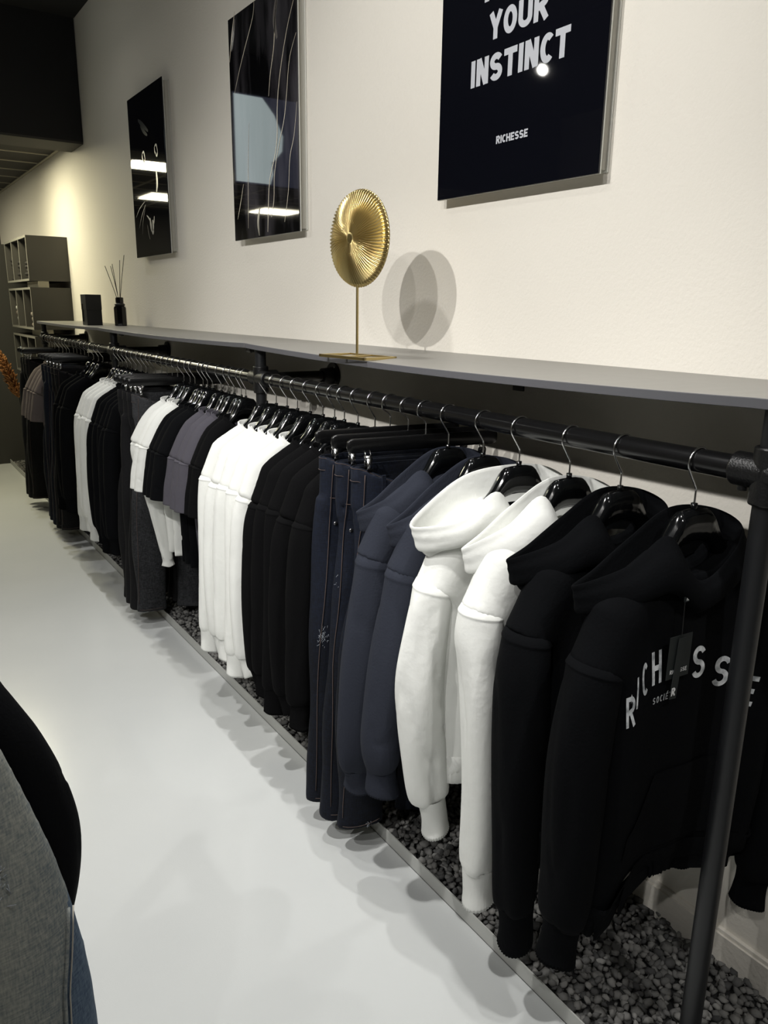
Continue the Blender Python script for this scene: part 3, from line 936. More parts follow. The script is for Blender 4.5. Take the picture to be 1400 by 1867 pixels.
# ------------------------------------------------------------------ lettering built from strokes
def arc(cx, cy, rx, ry, a0, a1, n=14):
    return [(cx + rx * math.cos(R_(a)), cy + ry * math.sin(R_(a))) for a in np.linspace(a0, a1, n)]
def glyph(ch, w, t):
    h = t / 2; x0, x1, y0, y1 = h, w - h, h, 1 - h
    rx, ry = (x1 - x0) / 2, None
    cx = w / 2
    if ch == 'I': return [[(w / 2, 0), (w / 2, 1)]]
    if ch == 'N': return [[(x0, 0), (x0, 1)], [(x0 + h * .25, 1 - h * .2), (x1 - h * .25, h * .2)], [(x1, 0), (x1, 1)]]
    if ch == 'T': return [[(0, y1), (w, y1)], [(cx, 0), (cx, y1)]]
    if ch == 'E': return [[(x0, 0), (x0, 1)], [(0, y1), (w, y1)], [(0, .5), (w * .9, .5)], [(0, y0), (w, y0)]]
    if ch == 'H': return [[(x0, 0), (x0, 1)], [(x1, 0), (x1, 1)], [(x0, .5), (x1, .5)]]
    if ch == 'Y': return [[(x0 * .8, 1), (cx, .42)], [(w - x0 * .8, 1), (cx, .42)], [(cx, 0), (cx, .47)]]
    if ch == 'O': return [arc(cx, .5, rx, .5 - h, 0, 360, 36)]
    if ch == 'C': return [arc(cx, .5, rx, .5 - h, 48, 312, 30)]
    if ch == 'U': return [[(x0, 1)] + [(x0, .36)] + arc(cx, .34, rx, .34 - h, 180, 360, 18) + [(x1, .36), (x1, 1)]]
    if ch == 'S':
        r2 = (1 - t) / 4
        return [arc(cx, 1 - h - r2, rx, r2, 25, 180, 14) + arc(cx, 1 - h - r2, rx, r2, 180, 262, 8)[1:] + arc(cx, h + r2, rx, r2, 82, 0, 8) + arc(cx, h + r2, rx, r2, 0, -155, 14)[1:]]
    if ch == 'R': return [[(x0, 0), (x0, 1)], [(0, y1), (w * .52, y1)] + arc(w * .52, .74 - h * .25, x1 - w * .52, y1 - .74 + h * .25, 90, -90, 14) + [(x0, .48 - h * .5)], [(w * .5, .46), (x1 + h * .3, 0)]]
    if ch == 'A': return [[(x0 * .7, 0), (cx, 1)], [(w - x0 * .7, 0), (cx, 1)], [(w * .2, .3), (w * .8, .3)]]
    return []
def ribbon(P, t):
    P = np.array(P, float); n = len(P)
    closed = n > 3 and np.linalg.norm(P[0] - P[-1]) < 1e-6
    L, Rr = [], []
    for i in range(n):
        if closed:
            a, b = P[(i - 1) % (n - 1)], P[(i + 1) % (n - 1)]
            d0 = P[i] - a; d1 = b - P[i]
        else:
            d0 = P[i] - P[max(i - 1, 0)]; d1 = P[min(i + 1, n - 1)] - P[i]
            if i == 0: d0 = d1
            if i == n - 1: d1 = d0
        d0 = d0 / (np.linalg.norm(d0) + 1e-9); d1 = d1 / (np.linalg.norm(d1) + 1e-9)
        m_ = d0 + d1; m_ /= np.linalg.norm(m_) + 1e-9
        nn = np.array([-m_[1], m_[0]]); k = 1 / max(.5, nn @ np.array([-d0[1], d0[0]]))
        L.append(P[i] + nn * t / 2 * k); Rr.append(P[i] - nn * t / 2 * k)
    return L, Rr
def word_mesh(word, mapf, wl=.62, t=.2, gap=.1, sub=1, nrm=(0, -1, 0)):
    """mapf(u, v, k) -> 3-D for advance u (in cap heights), v in 0..1, letter index k"""
    V, F = [], []
    u = 0
    nrm = np.array(nrm) * .00012
    for k, ch in enumerate(word):
        acc = ch in 'É'
        c0 = 'E' if acc else ch
        w = t * 1.05 if c0 == 'I' else wl * (.9 if c0 == 'E' else 1)
        if c0 != ' ':
            gl = glyph(c0, w, t)
            if acc: gl = gl + [[(w * .35, 1.08), (w * .75, 1.3)]]
            for si, s in enumerate(gl):
                P = np.array(s, float)
                if len(P) == 2 and sub > 1: P = np.linspace(P[0], P[1], sub + 1)
                L, Rr = ribbon(P, t)
                b0 = len(V)
                for a, b in zip(L, Rr):
                    V.append(np.array(mapf(u + a[0], a[1], k)) + nrm * si); V.append(np.array(mapf(u + b[0], b[1], k)) + nrm * si)
                for i in range(len(L) - 1):
                    F.append((b0 + 2 * i, b0 + 2 * i + 1, b0 + 2 * i + 3, b0 + 2 * i + 2))
        u += w * (.9 if c0 == 'C' else 1) + gap
    return V, F, u - gap
def word_len(word, wl, t, gap):
    return sum((t * 1.05 if c == 'I' else wl * (.9 if c in 'EÉC' else 1)) + gap for c in word) - gap

# ------------------------------------------------------------------ wall pictures
def picture(y0, y1, z0, z1, mat, label, x=-.032):
    """y0 = left edge in the photograph (far), y1 = near"""
    KP = .9889
    t = thing('wall_picture', (-.044, (y0 + y1) / 2 * KP, 1.6417 + (z0 - 1.6417) * KP), label, 'picture', 'glossy wall pictures')
    t.scale = (1, KP, KP)
    W, H = abs(y0 - y1), z1 - z0
    box_obj('panel', (0, 0, H / 2), (.006, W, H), mat, t, .0008)
    box_obj('rim', (.0045, 0, H / 2), (.004, W + .001, H + .001), M['acryl_edge'], t)
    bm = bmesh.new()
    wf, hf = W - .026, H - .026
    for a in (-1, 1):
        add_box(bm, (.0245, a * (wf / 2 - .0075), H / 2), (.036, .015, hf))
        add_box(bm, (.0245, 0, H / 2 + a * (hf / 2 - .0075)), (.0355, wf - .002, .0148))
    bm_obj('backing_frame', bm, M['frame_grey'], t)
    box_obj('frame_lip', (.0405, 0, H / 2), (.003, wf + .012, hf + .012), M['acryl_edge'], t)
    return t, (y0 + y1) / 2, z0
pt, pyc, pz0 = picture(2.114, 1.448, 1.98, 2.93, M['acryl'], 'black glossy wall poster with silver words, above the gold disc')
def plane_word(word, yl, yr, zb, cap, t=.27, wl=.72, gap=.075):
    L = word_len(word, wl, t, gap)
    k = (yl - yr) / L
    V, F, _ = word_mesh(word, lambda u, v, i: (-.0037, yl - u * k - pyc, zb + v * cap - pz0), wl, t, gap, 1, (-1, 0, 0))
    o = mesh_obj('lettering', V, F, M['silver_print'], pt, False)
    o['label'] = 'silver lettering'
plane_word('TRUST', 1.938, 1.615, 2.488, .072, .235)
plane_word('YOUR', 1.893, 1.660, 2.384, .070, .235)
plane_word('INSTINCT', 1.967, 1.575, 2.276, .072, .235, .68)
plane_word('RICHESSE', 1.842, 1.712, 2.1065, .021, .22, .68)
# panther-like big cat, only a few pale details lit
pt2, c2, z2 = picture(5.361, 4.695, 1.942, 2.885, M['acryl'], 'dark glossy wall picture of a black cat face, above the diffuser')
def patch(parent, yc, z0, poly, mat, name, off=-.0037, x=0):
    V = [(off, y - yc, z - z0) for y, z in poly]
    return mesh_obj(name, V, [tuple(range(len(V)))], mat, parent, False)
def curve_patch(parent, yc, z0, pts, w, mat, name, off=-.0037):
    P = catmull(np.array(pts), 24)
    d = np.gradient(P, axis=0); d /= np.linalg.norm(d, axis=1)[:, None] + 1e-9
    nrm = np.stack([-d[:, 1], d[:, 0]], 1)
    ww = w * (.35 + .65 * np.sin(np.linspace(.15, PI - .15, 24)))
    A = P + nrm * ww[:, None] / 2; B = P - nrm * ww[:, None] / 2
    V, F = [], []
    for a, b in zip(A, B): V += [(off, a[0] - yc, a[1] - z0), (off, b[0] - yc, b[1] - z0)]
    for i in range(23): F.append((2 * i, 2 * i + 1, 2 * i + 3, 2 * i + 2))
    return V, F
def curves_obj(parent, yc, z0, lst, mat, name):
    parts = [curve_patch(parent, yc, z0, p, w, mat, name) for p, w in lst]
    V, F = join_vf([(np.array(v), f) for v, f in parts])
    return mesh_obj(name, V, F, mat, parent, False)
# eyes
for (ya, za) in ((5.085, 2.525), (4.845, 2.53)):
    curves_obj(pt2, c2, z2, [([(ya + .035, za + .018), (ya + .03, za - .012), (ya + .0, za - .03)], .012), ([(ya + .03, za + .02), (ya, za + .024), (ya - .02, za - .02)], .012), ([(ya + .02, za - .02), (ya, za - .034), (ya - .015, za - .02)], .016)], M['panther_print'], 'cat_eye')
curves_obj(pt2, c2, z2, [([(5.10, 2.185), (5.06, 2.165), (5.04, 2.145)], .012), ([(5.04, 2.165), (5.03, 2.12), (5.02, 2.085)], .03), ([(4.99, 2.15), (4.985, 2.12), (4.99, 2.09)], .03), ([(5.02, 2.10), (5.0, 2.075), (4.98, 2.09)], .02), ([(4.955, 2.17), (4.965, 2.14), (4.975, 2.12)], .014)], M['panther_print'], 'cat_teeth')
curves_obj(pt2, c2, z2, [([(5.12, 2.27), (5.24, 2.235), (5.32, 2.19)], .005), ([(5.11, 2.25), (5.20, 2.19), (5.27, 2.12)], .005), ([(5.12, 2.235), (5.18, 2.16), (5.21, 2.08)], .004), ([(5.10, 2.13), (5.08, 2.07), (5.06, 2.04)], .007)], M['panther_faint'], 'cat_whiskers')
curves_obj(pt2, c2, z2, [([(5.16, 2.74), (5.08, 2.70), (4.98, 2.65)], .03), ([(5.12, 2.70), (5.06, 2.66), (5.0, 2.63)], .025), ([(4.87, 2.42), (4.865, 2.35), (4.885, 2.30)], .03)], M['panther_faint'], 'cat_fur')
# veined panel
pt3, c3, z3 = picture(3.740, 3.066, 1.953, 2.915, M['marble'], 'black glossy wall picture with pale marble veins, second from the left')
V1 = [([(3.66, 2.93), (3.70, 2.84), (3.735, 2.74)], .008),
      ([(3.45, 2.93), (3.47, 2.86), (3.56, 2.76), (3.63, 2.68), (3.69, 2.60)], .005),
      ([(3.20, 2.93), (3.25, 2.82), (3.27, 2.70), (3.31, 2.60), (3.33, 2.52)], .006),
      ([(3.08, 2.83), (3.15, 2.73), (3.22, 2.58), (3.25, 2.46), (3.255, 2.36), (3.28, 2.28), (3.34, 2.18), (3.36, 2.06), (3.37, 1.97)], .006),
      ([(3.07, 2.70), (3.13, 2.62), (3.16, 2.50), (3.19, 2.40), (3.25, 2.30), (3.29, 2.2), (3.30, 2.10), (3.33, 2.03)], .005),
      ([(3.07, 2.45), (3.10, 2.33), (3.14, 2.25), (3.16, 2.12), (3.20, 2.0)], .004),
      ([(3.62, 2.20), (3.66, 2.12), (3.70, 2.05)], .004), ([(3.54, 2.45), (3.56, 2.3), (3.57, 2.15), (3.58, 2.0)], .003)]
for v_ in V1: curves_obj(pt3, c3, z3, [v_], M['vein'], 'pale_vein')
for v_ in [([(3.22, 2.90), (3.26, 2.80), (3.24, 2.72)], .03), ([(3.66, 2.90), (3.69, 2.82), (3.71, 2.78)], .02), ([(3.45, 2.08), (3.47, 2.02), (3.46, 1.96)], .02)]: curves_obj(pt3, c3, z3, [v_], M['vein_dim'], 'grey_vein')

# ------------------------------------------------------------------ gold disc ornament
def ornament():
    t = thing('disc_ornament', (-.336, 2.107, ZS - .0135), 'ribbed gold disc on a thin stand, on the grey shelf', 'ornament', None, R_(6))
    bm = bmesh.new()
    r4 = .0045
    for s in (-1, 1):
        add_box(bm, (s * .06, .0, r4), (.009, .235, .009), .001)
        add_box(bm, (0, s * .113, r4), (.129, .009, .009), .001)
    add_box(bm, (0, 0, r4), (.12, .009, .007), .001)
    o = bm_obj('base_frame', bm, M['gold'], t)
    zc = 1.8455 - (ZS - .0135); rd = .1415
    cyl_obj('pole', (0, 0, .006), (0, 0, zc - rd + .012), .0042, M['gold'], t, n=16)
    # dished, radially ribbed disc facing the aisle
    nr, na, ribs = 60, 880, 76
    th = np.linspace(0, 2 * PI, na, endpoint=False)
    rings = []
    for k in range(nr):
        s = k / (nr - 1)
        r = rd * s
        dome = .030 * (1 - s ** 2.6)
        if s > .93: dome -= .010 * ((s - .93) / .07) ** 2
        amp = .0028 * np.clip(s / .6, 0.25, 1) * (s > .11) * (1 if s < .97 else .6)
        tw = .22 * max(0, s - .55) ** 1.5
        d = dome + amp * np.cos(ribs * (th + tw))
        if s < .10: d = d + .0015
        if abs(s - .33) < .03: d = d + .0016 * np.cos(ribs / 2 * th) * (1 - abs(s - .33) / .03)
        rr = r * (1 + (.012 * np.cos(ribs * (th + tw)) if s > .9 else 0))
        rings.append(np.stack([-d, rr * np.cos(th), zc + rr * np.sin(th)], 1))
    back = []
    for s in (1.0, .9, .6, .3, .02):
        r = rd * s
        back.append(np.stack([np.full(na, .006 + .008 * (1 - s)), r * np.cos(th), zc + r * np.sin(th)], 1))
    V, F = loft(rings + back, True, True)
    o = mesh_obj('ribbed_disc', V, F, M['gold'], t)
    bm = bmesh.new(); bm.from_mesh(o.data); bmesh.ops.recalc_face_normals(bm, faces=bm.faces); bm.to_mesh(o.data); bm.free()
ornament()

# ------------------------------------------------------------------ diffuser and its box
t = thing('reed_diffuser', (-.123, 5.51, ZS - .001), 'black reed diffuser bottle with dark reeds on the far shelf', 'diffuser')
def lathe(prof, n=24, poly=None):
    th = np.linspace(0, 2 * PI, n, endpoint=False)
    return loft([np.stack([r * np.cos(th), r * np.sin(th), np.full(n, z)], 1) for r, z in prof], True, True)
V, F = lathe([(.038, 0), (.042, .004), (.042, .118), (.038, .128), (.022, .138), (.018, .142), (.018, .155)], 8)
mesh_obj('bottle', V, F, M['black_gloss'], t, False)
V, F = lathe([(.018, .150), (.026, .152), (.026, .186), (.020, .19), (.008, .19)], 24)
o = mesh_obj('cap', V, F, M['black_gloss'], t); autosmooth(o)
V, F = lathe([(.029, .132), (.034, .136), (.034, .144), (.028, .150), (.02, .150)], 16)
mesh_obj('twine_tie', V, F, M['black_box'], t)
for dx, dy, dz in ((-.077, .01, .39), (-.045, -.01, .39), (-.028, .012, .405), (.018, -.008, .43), (.055, .01, .465)):
    V, F = tube_path([(dx * .06, dy * .5, .15), (dx * .5, dy, .15 + (dz - .15) * .5), (dx, dy, dz)], .0021, 6)
    mesh_obj('reed', V, F, M['reed'], t)
t = thing('gift_box', (-.245, 5.78, ZS - .0025), 'tall black box beside the reed diffuser on the far shelf', 'box', None, R_(4))
box_obj('box_body', (0, 0, .102), (.105, .105, .204), M['black_box'], t, .0015)
box_obj('box_lid', (0, 0, .157), (.108, .108, .102), M['black_box'], t, .0015)
box_obj('window_strip', (-.0531, .028, .085), (.002, .03, .12), M['black_gloss'], t)
for s in (-.02, 0, .02):
    box_obj('emblem', (s, -.0545, .108), (.009, .001, .003), M['panther_faint'], t)

# ------------------------------------------------------------------ far cabinets with folded clothes
XF = -.337
cl = ['uppermost dark grey open wall cabinet at the far end', 'middle dark grey open wall cabinet at the far end', 'lowest dark grey open wall cabinet at the far end']
for i, (zb, zt) in enumerate(((1.832, 2.205), (1.418, 1.778), (1.00, 1.360))):
    y0, y1 = 7.45, 8.565
    H = zt - zb; L = y1 - y0; tt = .018
    t = thing('wall_cabinet', (-.0, y0, zb), cl[i], 'cabinet', 'stacked wall cabinets')
    bm = bmesh.new()
    D = -XF
    add_box(bm, (-D / 2, tt / 2, H / 2), (D, tt, H)); add_box(bm, (-D / 2, L - tt / 2, H / 2), (D, tt, H))
    add_box(bm, (-D / 2, L / 2, tt / 2), (D - .001, L - .001, tt)); add_box(bm, (-D / 2, L / 2, H - tt / 2), (D - .001, L - .001, tt))
    add_box(bm, (-.004, L / 2, H / 2), (.008, L - .002, H - .002))
    bm_obj('carcass', bm, M['cab'], t)
    for k in (1, 2):
        box_obj('divider', (-D / 2, L * k / 3, H / 2), (D - .004, tt, H - .004), M['cab'], t)
    bm = bmesh.new()
    for k in range(4): add_box(bm, (-D - .0008, (tt / 2, L / 3, 2 * L / 3, L - tt / 2)[k], H / 2), (.002, tt, H))
    for z in (tt / 2, H - tt / 2): add_box(bm, (-D - .0009, L / 2, z), (.0022, L, tt))
    o = bm_obj('edge_band', bm, M['cab_edge'], t); o['label'] = 'lighter grey front edges'
for k, (zc, lab) in enumerate(((1.805, 'upper cream spacer between two far cabinets'), (1.389, 'lower cream spacer between two far cabinets'), (1.10, ''))):
    if not lab: continue
    box = box_obj('cabinet_spacer', (0, 0, 0), (.09, .5, .0535 if k == 0 else .057), M['bracket'])
    box.location = (-.217, 7.75, zc)
    tag(box, lab, 'spacer', 'cabinet spacers')

def folded(y, zb, w, d, n, mats, label0, hs=.036, x=-.19, grp=None):
    z = zb
    for k in range(n):
        hh = hs * rng.uniform(.85, 1.15)
        nz = Noise(rng.randint(0, 9999))
        rings = []
        for a, q in ((0, .90), (.12, .98), (.5, 1.0), (.85, .98), (1., .88)):
            th = np.linspace(0, 2 * PI, 32, endpoint=False)
            cx = np.sign(np.cos(th)) * np.abs(np.cos(th)) ** .45 * d / 2 * q
            cy = np.sign(np.sin(th)) * np.abs(np.sin(th)) ** .45 * w / 2 * q
            r = np.stack([cx, cy, np.full(32, a * hh)], 1)
            r[:, :2] *= (1 + .03 * nz(r, (9, 9, 30)))[:, None]
            rings.append(r)
        V, F = loft(np.array(rings), True, True)
        o = mesh_obj('folded_garment', V, F, mats[k % len(mats)])
        o.location = (x + rng.uniform(-.01, .01), y, z + .0005)
        nm = ['lowest', 'second from bottom', 'third from bottom', 'fourth from bottom', 'fifth from bottom', 'sixth from bottom', 'topmost']
        tag(o, f"{label0}, {nm[-1] if k == n - 1 else nm[k]} of its pile", 'folded garment', grp or 'folded clothes in the far cabinets')
        z += hh + .001
for c, nm in ((0, 'nearest'), (1, 'middle'), (2, 'farthest')):
    folded(7.45 + .372 * (c + .5), 1.832 + .018, .28, .24, 6 if c != 1 else 5, [M['dark_fold']], f'folded charcoal knit in {nm} bay of uppermost cabinet', .032)
folded(7.45 + .186, 1.418 + .018, .28, .24, 3, [M['grey_fold']], 'folded grey knit in nearest bay of middle cabinet', .045)
folded(7.45 + .93, 1.418 + .018, .28, .24, 4, [M['grey_fold'], M['f_white']], 'folded pale knit in farthest bay of middle cabinet', .045)
folded(7.45 + .93, 1.00 + .018, .28, .24, 5, [M['blue_fold']], 'folded light blue denim in farthest bay of lowest cabinet', .04)
t = thing('white_card', (-.25, 8.0, 1.4365), 'small white standing card in the middle cabinet', 'card')
mesh_obj('card', [(-.03, .05, 0), (.03, .05, 0), (.0, .0, .16), (-.03, -.05, 0), (.03, -.05, 0)], [(0, 1, 2), (3, 2, 4), (0, 2, 3), (1, 4, 2), (0, 3, 4, 1)], M['f_white'], t, False)

# ------------------------------------------------------------------ pampas plume in a floor vase
t = thing('pampas_stem', (-.40, 7.98, .30), 'rust coloured dried pampas plume left of the black trousers', 'dried plant')
tip = np.array([-.575 + .40, 0, 1.215 - .30]); base = np.array([-.02, .0, .02])
mid = np.array([-.03, 0, .40])
path = catmull([base, mid, (-.055, 0, .55), (-.115, 0, .74), tip], 40)
V, F = tube_path(path[:24], .004, 8)
mesh_obj('stalk', V, F, M['reed'], t)
r = np.random.RandomState(5)
parts = []
for i in range(420):
    s = r.uniform(.36, .985) ** 1.0
    k = int(s * 39)
    c = path[k]; T = path[min(k + 1, 39)] - path[max(k - 1, 0)]; T /= np.linalg.norm(T)
    a = r.uniform(0, 2 * PI)
    e1 = np.cross(T, [0, 1, 0]); e2 = np.array([0, 1., 0])
    o_ = e1 * math.cos(a) + e2 * math.sin(a)
    L = .055 * math.sin(PI * min(1, (s - .30) / .70) ** .8) + .018
    out = L * r.uniform(.6, 1.1)
    p0 = c; p1 = c + o_ * out * .6 + T * .03; p2 = c + o_ * out * .9 + T * .062 + np.array([0, 0, -.01])
    parts.append(tube_path(catmull([p0, p1, p2], 5), np.array([.003, .006, .0065, .005, .001]), 5))
V, F = join_vf(parts)
mesh_obj('plume', V, F, M['pampas'], t)
t = thing('floor_vase', (-.415, 7.98, .0345), 'dark floor vase holding the pampas plume', 'vase')
V, F = lathe([(.06, 0), (.085, .05), (.10, .14), (.08, .24), (.045, .31), (.05, .36), (.038, .36), (.034, .31), (.02, .28)], 28)
# keep the vase clear of the edging strip
t.location.x = -.335
mesh_obj('vase_body', V, F, M['vase'], t)
bpy.data.objects['pampas_stem'].location.x = -.335 - .0
for ob in bpy.data.objects['pampas_stem'].children:
    for v in ob.data.vertices:
        v.co.x += (-.40 + .335) * min(1, max(0, (v.co.z - .02) / .38))

# ------------------------------------------------------------------ the clothes
ROT = R_(-4)
DBG = {}
# -- hoodies -----------------------------------------------------------------
def hoodie(y, key, mat, label, group, short, seed, arm, cuff, rot=ROT, hem=.47, drop=0., fold=0., fpos=0., wr=.0045, hoodkw=None, T=.06, capL=None):
    p = build_top(seed, True, arm, cuff, hem=hem, T=T, drop=drop, fold=fold, fpos=fpos, wr=wr, h=.0075, capL=capL)
    p['hood'] = [hood_mesh(seed, **(hoodkw or {}))]
    root, out, zb = place_garment(key, p, 'hoodie', 'hoodie', label, group, mat, y, rot)
    place_hanger(y, rot, f'black contoured hanger holding {short}', 'black coat hangers on the near rail')
    return root, out, zb, p
A_ = lambda *r: list(r)
arm6 = [(-.228, 0, 1.00, .057, .056), (-.248, 0, .92, .061, .059), (-.258, 0, .80, .064, .060), (-.257, 0, .66, .063, .058), (-.252, 0, .54, .060, .055), (-.254, 0, .455, .055, .050), (-.256, 0, .425, .043, .040)]
h6 = hoodie(.865, 'h6', M['f_black'], 'black hoodie with silver chest lettering, nearest the front post', 'hoodies on the near rail', 'the lettered black hoodie', 61, arm6, (-.268, 0, .330), drop=.10, hem=.475)
arm5 = [(-.226, 0, 1.00, .056, .056), (-.236, 0, .90, .060, .062), (-.230, 0, .78, .062, .064), (-.224, 0, .62, .060, .060), (-.218, 0, .46, .055, .055), (-.214, 0, .335, .051, .049), (-.213, 0, .305, .043, .041)]
h5 = hoodie(1.044, 'h5', M['f_black'], 'plain black hoodie between the lettered black hoodie and a white one', 'hoodies on the near rail', 'the plain black hoodie', 52, arm5, (-.203, 0, .200), fold=.25, fpos=2.2)
arm4 = [(-.226, 0, 1.005, .054, .053), (-.232, 0, .93, .057, .062), (-.229, 0, .87, .056, .064), (-.222, 0, .78, .055, .066), (-.211, 0, .60, .052, .060), (-.203, 0, .44, .050, .054), (-.201, 0, .335, .048, .048), (-.201, 0, .305, .043, .041)]
h4 = hoodie(1.189, 'h4', M['f_white'], 'white hoodie beside the plain black hoodie, the nearer white one', 'hoodies on the near rail', 'the nearer white hoodie', 44, arm4, (-.200, 0, .212), wr=.0068, fold=.30, fpos=2.4, hoodkw=dict(peak=.012, tip=(0, 0, -.015)))
arm3 = [(-.226, 0, 1.005, .055, .054), (-.248, 0, .90, .061, .058), (-.264, 0, .765, .068, .060), (-.254, 0, .64, .066, .057), (-.238, 0, .52, .060, .052), (-.223, 0, .425, .052, .046), (-.219, 0, .40, .038, .035)]
h3 = hoodie(1.353, 'h3', M['f_white'], 'white hoodie with wide drooping hood, beside a navy hoodie', 'hoodies on the near rail', 'the white hoodie with drooping hood', 37, arm3, (-.202, 0, .300), wr=.0068, rot=R_(-7), hoodkw=dict(peak=-.002, tip=(-.02, -.03, .0), wide=True))
arm2 = [(-.222, 0, 1.0, .056, .055), (-.246, 0, .88, .060, .060), (-.270, 0, .74, .061, .063), (-.288, 0, .60, .060, .060), (-.294, 0, .52, .057, .056), (-.294, 0, .475, .051, .047), (-.294, 0, .452, .042, .038)]
h2 = hoodie(1.488, 'h2', M['f_navy'], 'slate navy hoodie next to the white hoodie', 'hoodies on the near rail', 'the navy hoodie by the white hoodies', 28, arm2, (-.289, 0, .378), hoodkw=dict(tip=(.0, .0, -.03), peak=-.005))
arm1 = [(-.220, 0, 1.0, .056, .055), (-.240, 0, .86, .060, .060), (-.262, 0, .70, .061, .063), (-.275, 0, .54, .060, .060), (-.278, 0, .44, .057, .056), (-.277, 0, .385, .051, .047), (-.277, 0, .36, .042, .038)]
h1 = hoodie(1.632, 'h1', M['f_navy'], 'slate navy hoodie next to the dark blue jeans', 'hoodies on the near rail', 'the navy hoodie by the jeans', 19, arm1, (-.271, 0, .300), hoodkw=dict(tip=(.0, .0, -.03), peak=-.005))

# lettering on the nearest hoodie
root6, out6, zb6, p6 = h6
V6, Q6 = p6['body'][0]
bv6 = BVHTree.FromPolygons([tuple(v) for v in V6], [tuple(map(int, q)) for q in Q6])
def chest(x, z, off=.0022):
    hit = bv6.ray_cast(Vector((x, -1, z)), Vector((0, 1, 0)))
    yy = hit[0].y if hit[0] is not None else -.06
    return (x, yy - off, z - zb6)
cap = .066
word = 'RICHESSE'
LX_ = [-.186, -.176, -.160, -.128, -.070, -.008, .058, .118]
LZ_ = [.912, .950, .975, .990, .994, .975, .942, .895]
LK_ = [.42, .3, .42, .75, 1, 1, 1, 1]
for k, ch in enumerate(word):
    w0 = .56
    ang = -R_(12) * (k - 3.5) / 3.5
    def mp(u, v, i, cx=LX_[k], cz=LZ_[k], kx=LK_[k], ang=ang, ch=ch):
        lx = (u - (.11 if ch == 'I' else w0 / 2)) * cap; lz = (v - .5) * cap
        return chest(cx + (lx * math.cos(ang) - lz * math.sin(ang)) * kx, cz + lx * math.sin(ang) + lz * math.cos(ang))
    V, F, _ = word_mesh(ch, mp, w0, .16, .1, 6)
    o = mesh_obj('chest_letter', V, F, M['foil'], root6, False)
    o['label'] = 'silver chest letter'
wl, tt_, gp = .55, .16, .28
L = word_len('SOCIÉTÉ', wl, tt_, gp)
V, F, _ = word_mesh('SOCIÉTÉ', lambda u, v, i: chest(-.10 + (u - L / 2) * .0135, .915 + v * .014), wl, tt_, gp, 2)
o = mesh_obj('chest_letter', V, F, M['foil'], root6, False); o['label'] = 'small silver word under the arc'
# kangaroo pocket
gx = np.linspace(-1, 1, 18); gz = np.linspace(0, 1, 10)
vs = []
for t_ in gz:
    for q in gx:
        hw = .15 - .06 * max(0, t_ - .35) / .65
        vs.append(chest(-.01 + q * hw, .56 + t_ * .19, .004))
mesh_obj('front_pocket', vs, [(i * 18 + j, i * 18 + j + 1, i * 18 + j + 19, i * 18 + j + 18) for i in range(9) for j in range(17)], M['f_black'], root6)
b3 = chest(.098, .655, .006)
box_obj('pocket_label', b3, (.012, .002, .034), M['tag'], root6)

# swing tags on it
t = thing('hang_tag', tuple(root6.matrix_basis @ Vector(chest(-.088, 1.02, .022))), 'black paper swing tags with white print on the lettered hoodie', 'hang tag', None, ROT)
tz = t.location.z
top = .135
V, F = tube_path([(.012, .028, top + .02), (.006, .006, top - .03), (.0, -.001, .035)], .0009, 6)
mesh_obj('cord', V, F, M['black_box'], t)
box_obj('seal', (.008, .004, top - .028), (.012, .004, .016), M['tag'], t, .001)
box_obj('wide_card', (.006, .004, -.012), (.062, .001, .088), M['tag'], t)
box_obj('narrow_card', (0, 0, -.035), (.018, .001, .125), M['tag'], t, 0, Matrix.Rotation(R_(4), 3, 'Y'))
L = word_len('RICHESSE', .6, .17, .16)
V, F, _ = word_mesh('RICHESSE', lambda u, v, i: (.006 + (u - L / 2) * .0088, .0025, -.045 + v * .0085), .6, .17, .16)
mesh_obj('lettering', V, F, M['white_print'], t, False)
V, F, _ = word_mesh('R', lambda u, v, i: (-.011 + u * .017, -.0012, -.090 + v * .017), .62, .2, .1)
V2, F2 = [(-.012, -.0013, -.090), (-.009, -.0013, -.090), (-.001, -.0013, -.076), (-.004, -.0013, -.076)], [(0, 1, 2, 3)]
VV, FF = join_vf([(np.array(V), F), (np.array(V2), F2)])
mesh_obj('emblem', VV, FF, M['white_print'], t, False)
V, F, _ = word_mesh('R', lambda u, v, i: (.0045 + u * .0095, .0012, top - .033 + v * .0095), .62, .2, .1)
mesh_obj('emblem', V, F, M['white_print'], t, False)

# -- jeans --------------------------------------------------------------------
J = {}
def jeans(y, var, mat, label, group, short, rot=R_(-8), details=True, hgroup='clip hangers'):
    p = proto(('jeans', var), lambda: jeans_parts(200 + var))
    if not details: p = {k: v for k, v in p.items() if k in ('legs', 'waistband', 'back_pocket')}
    ov = {'belt_loop': mat, 'waistband': mat, 'back_pocket': mat}
    r_ = place_garment(('jeans', var), p, 'jeans', 'jeans', label, group, mat, y, rot, override=ov)
    place_hanger(y, rot, f'black bar clip hanger holding {short}', hgroup, True)
    return r_
bj = 'dark blue jeans on the near rail'
jA = jeans(1.736, 0, M['d_blue'], 'dark blue jeans nearest the navy hoodies, waistband and back pocket showing', bj, 'the nearest dark blue jeans')
jB = jeans(1.821, 1, M['d_blue'], 'dark blue jeans, middle of the three beside the navy hoodies', bj, 'the middle dark blue jeans')
jC = jeans(1.915, 2, M['d_blue'], 'dark blue jeans with white scuff, touching the black sweatshirts', bj, 'the dark blue jeans by the black sweatshirts')
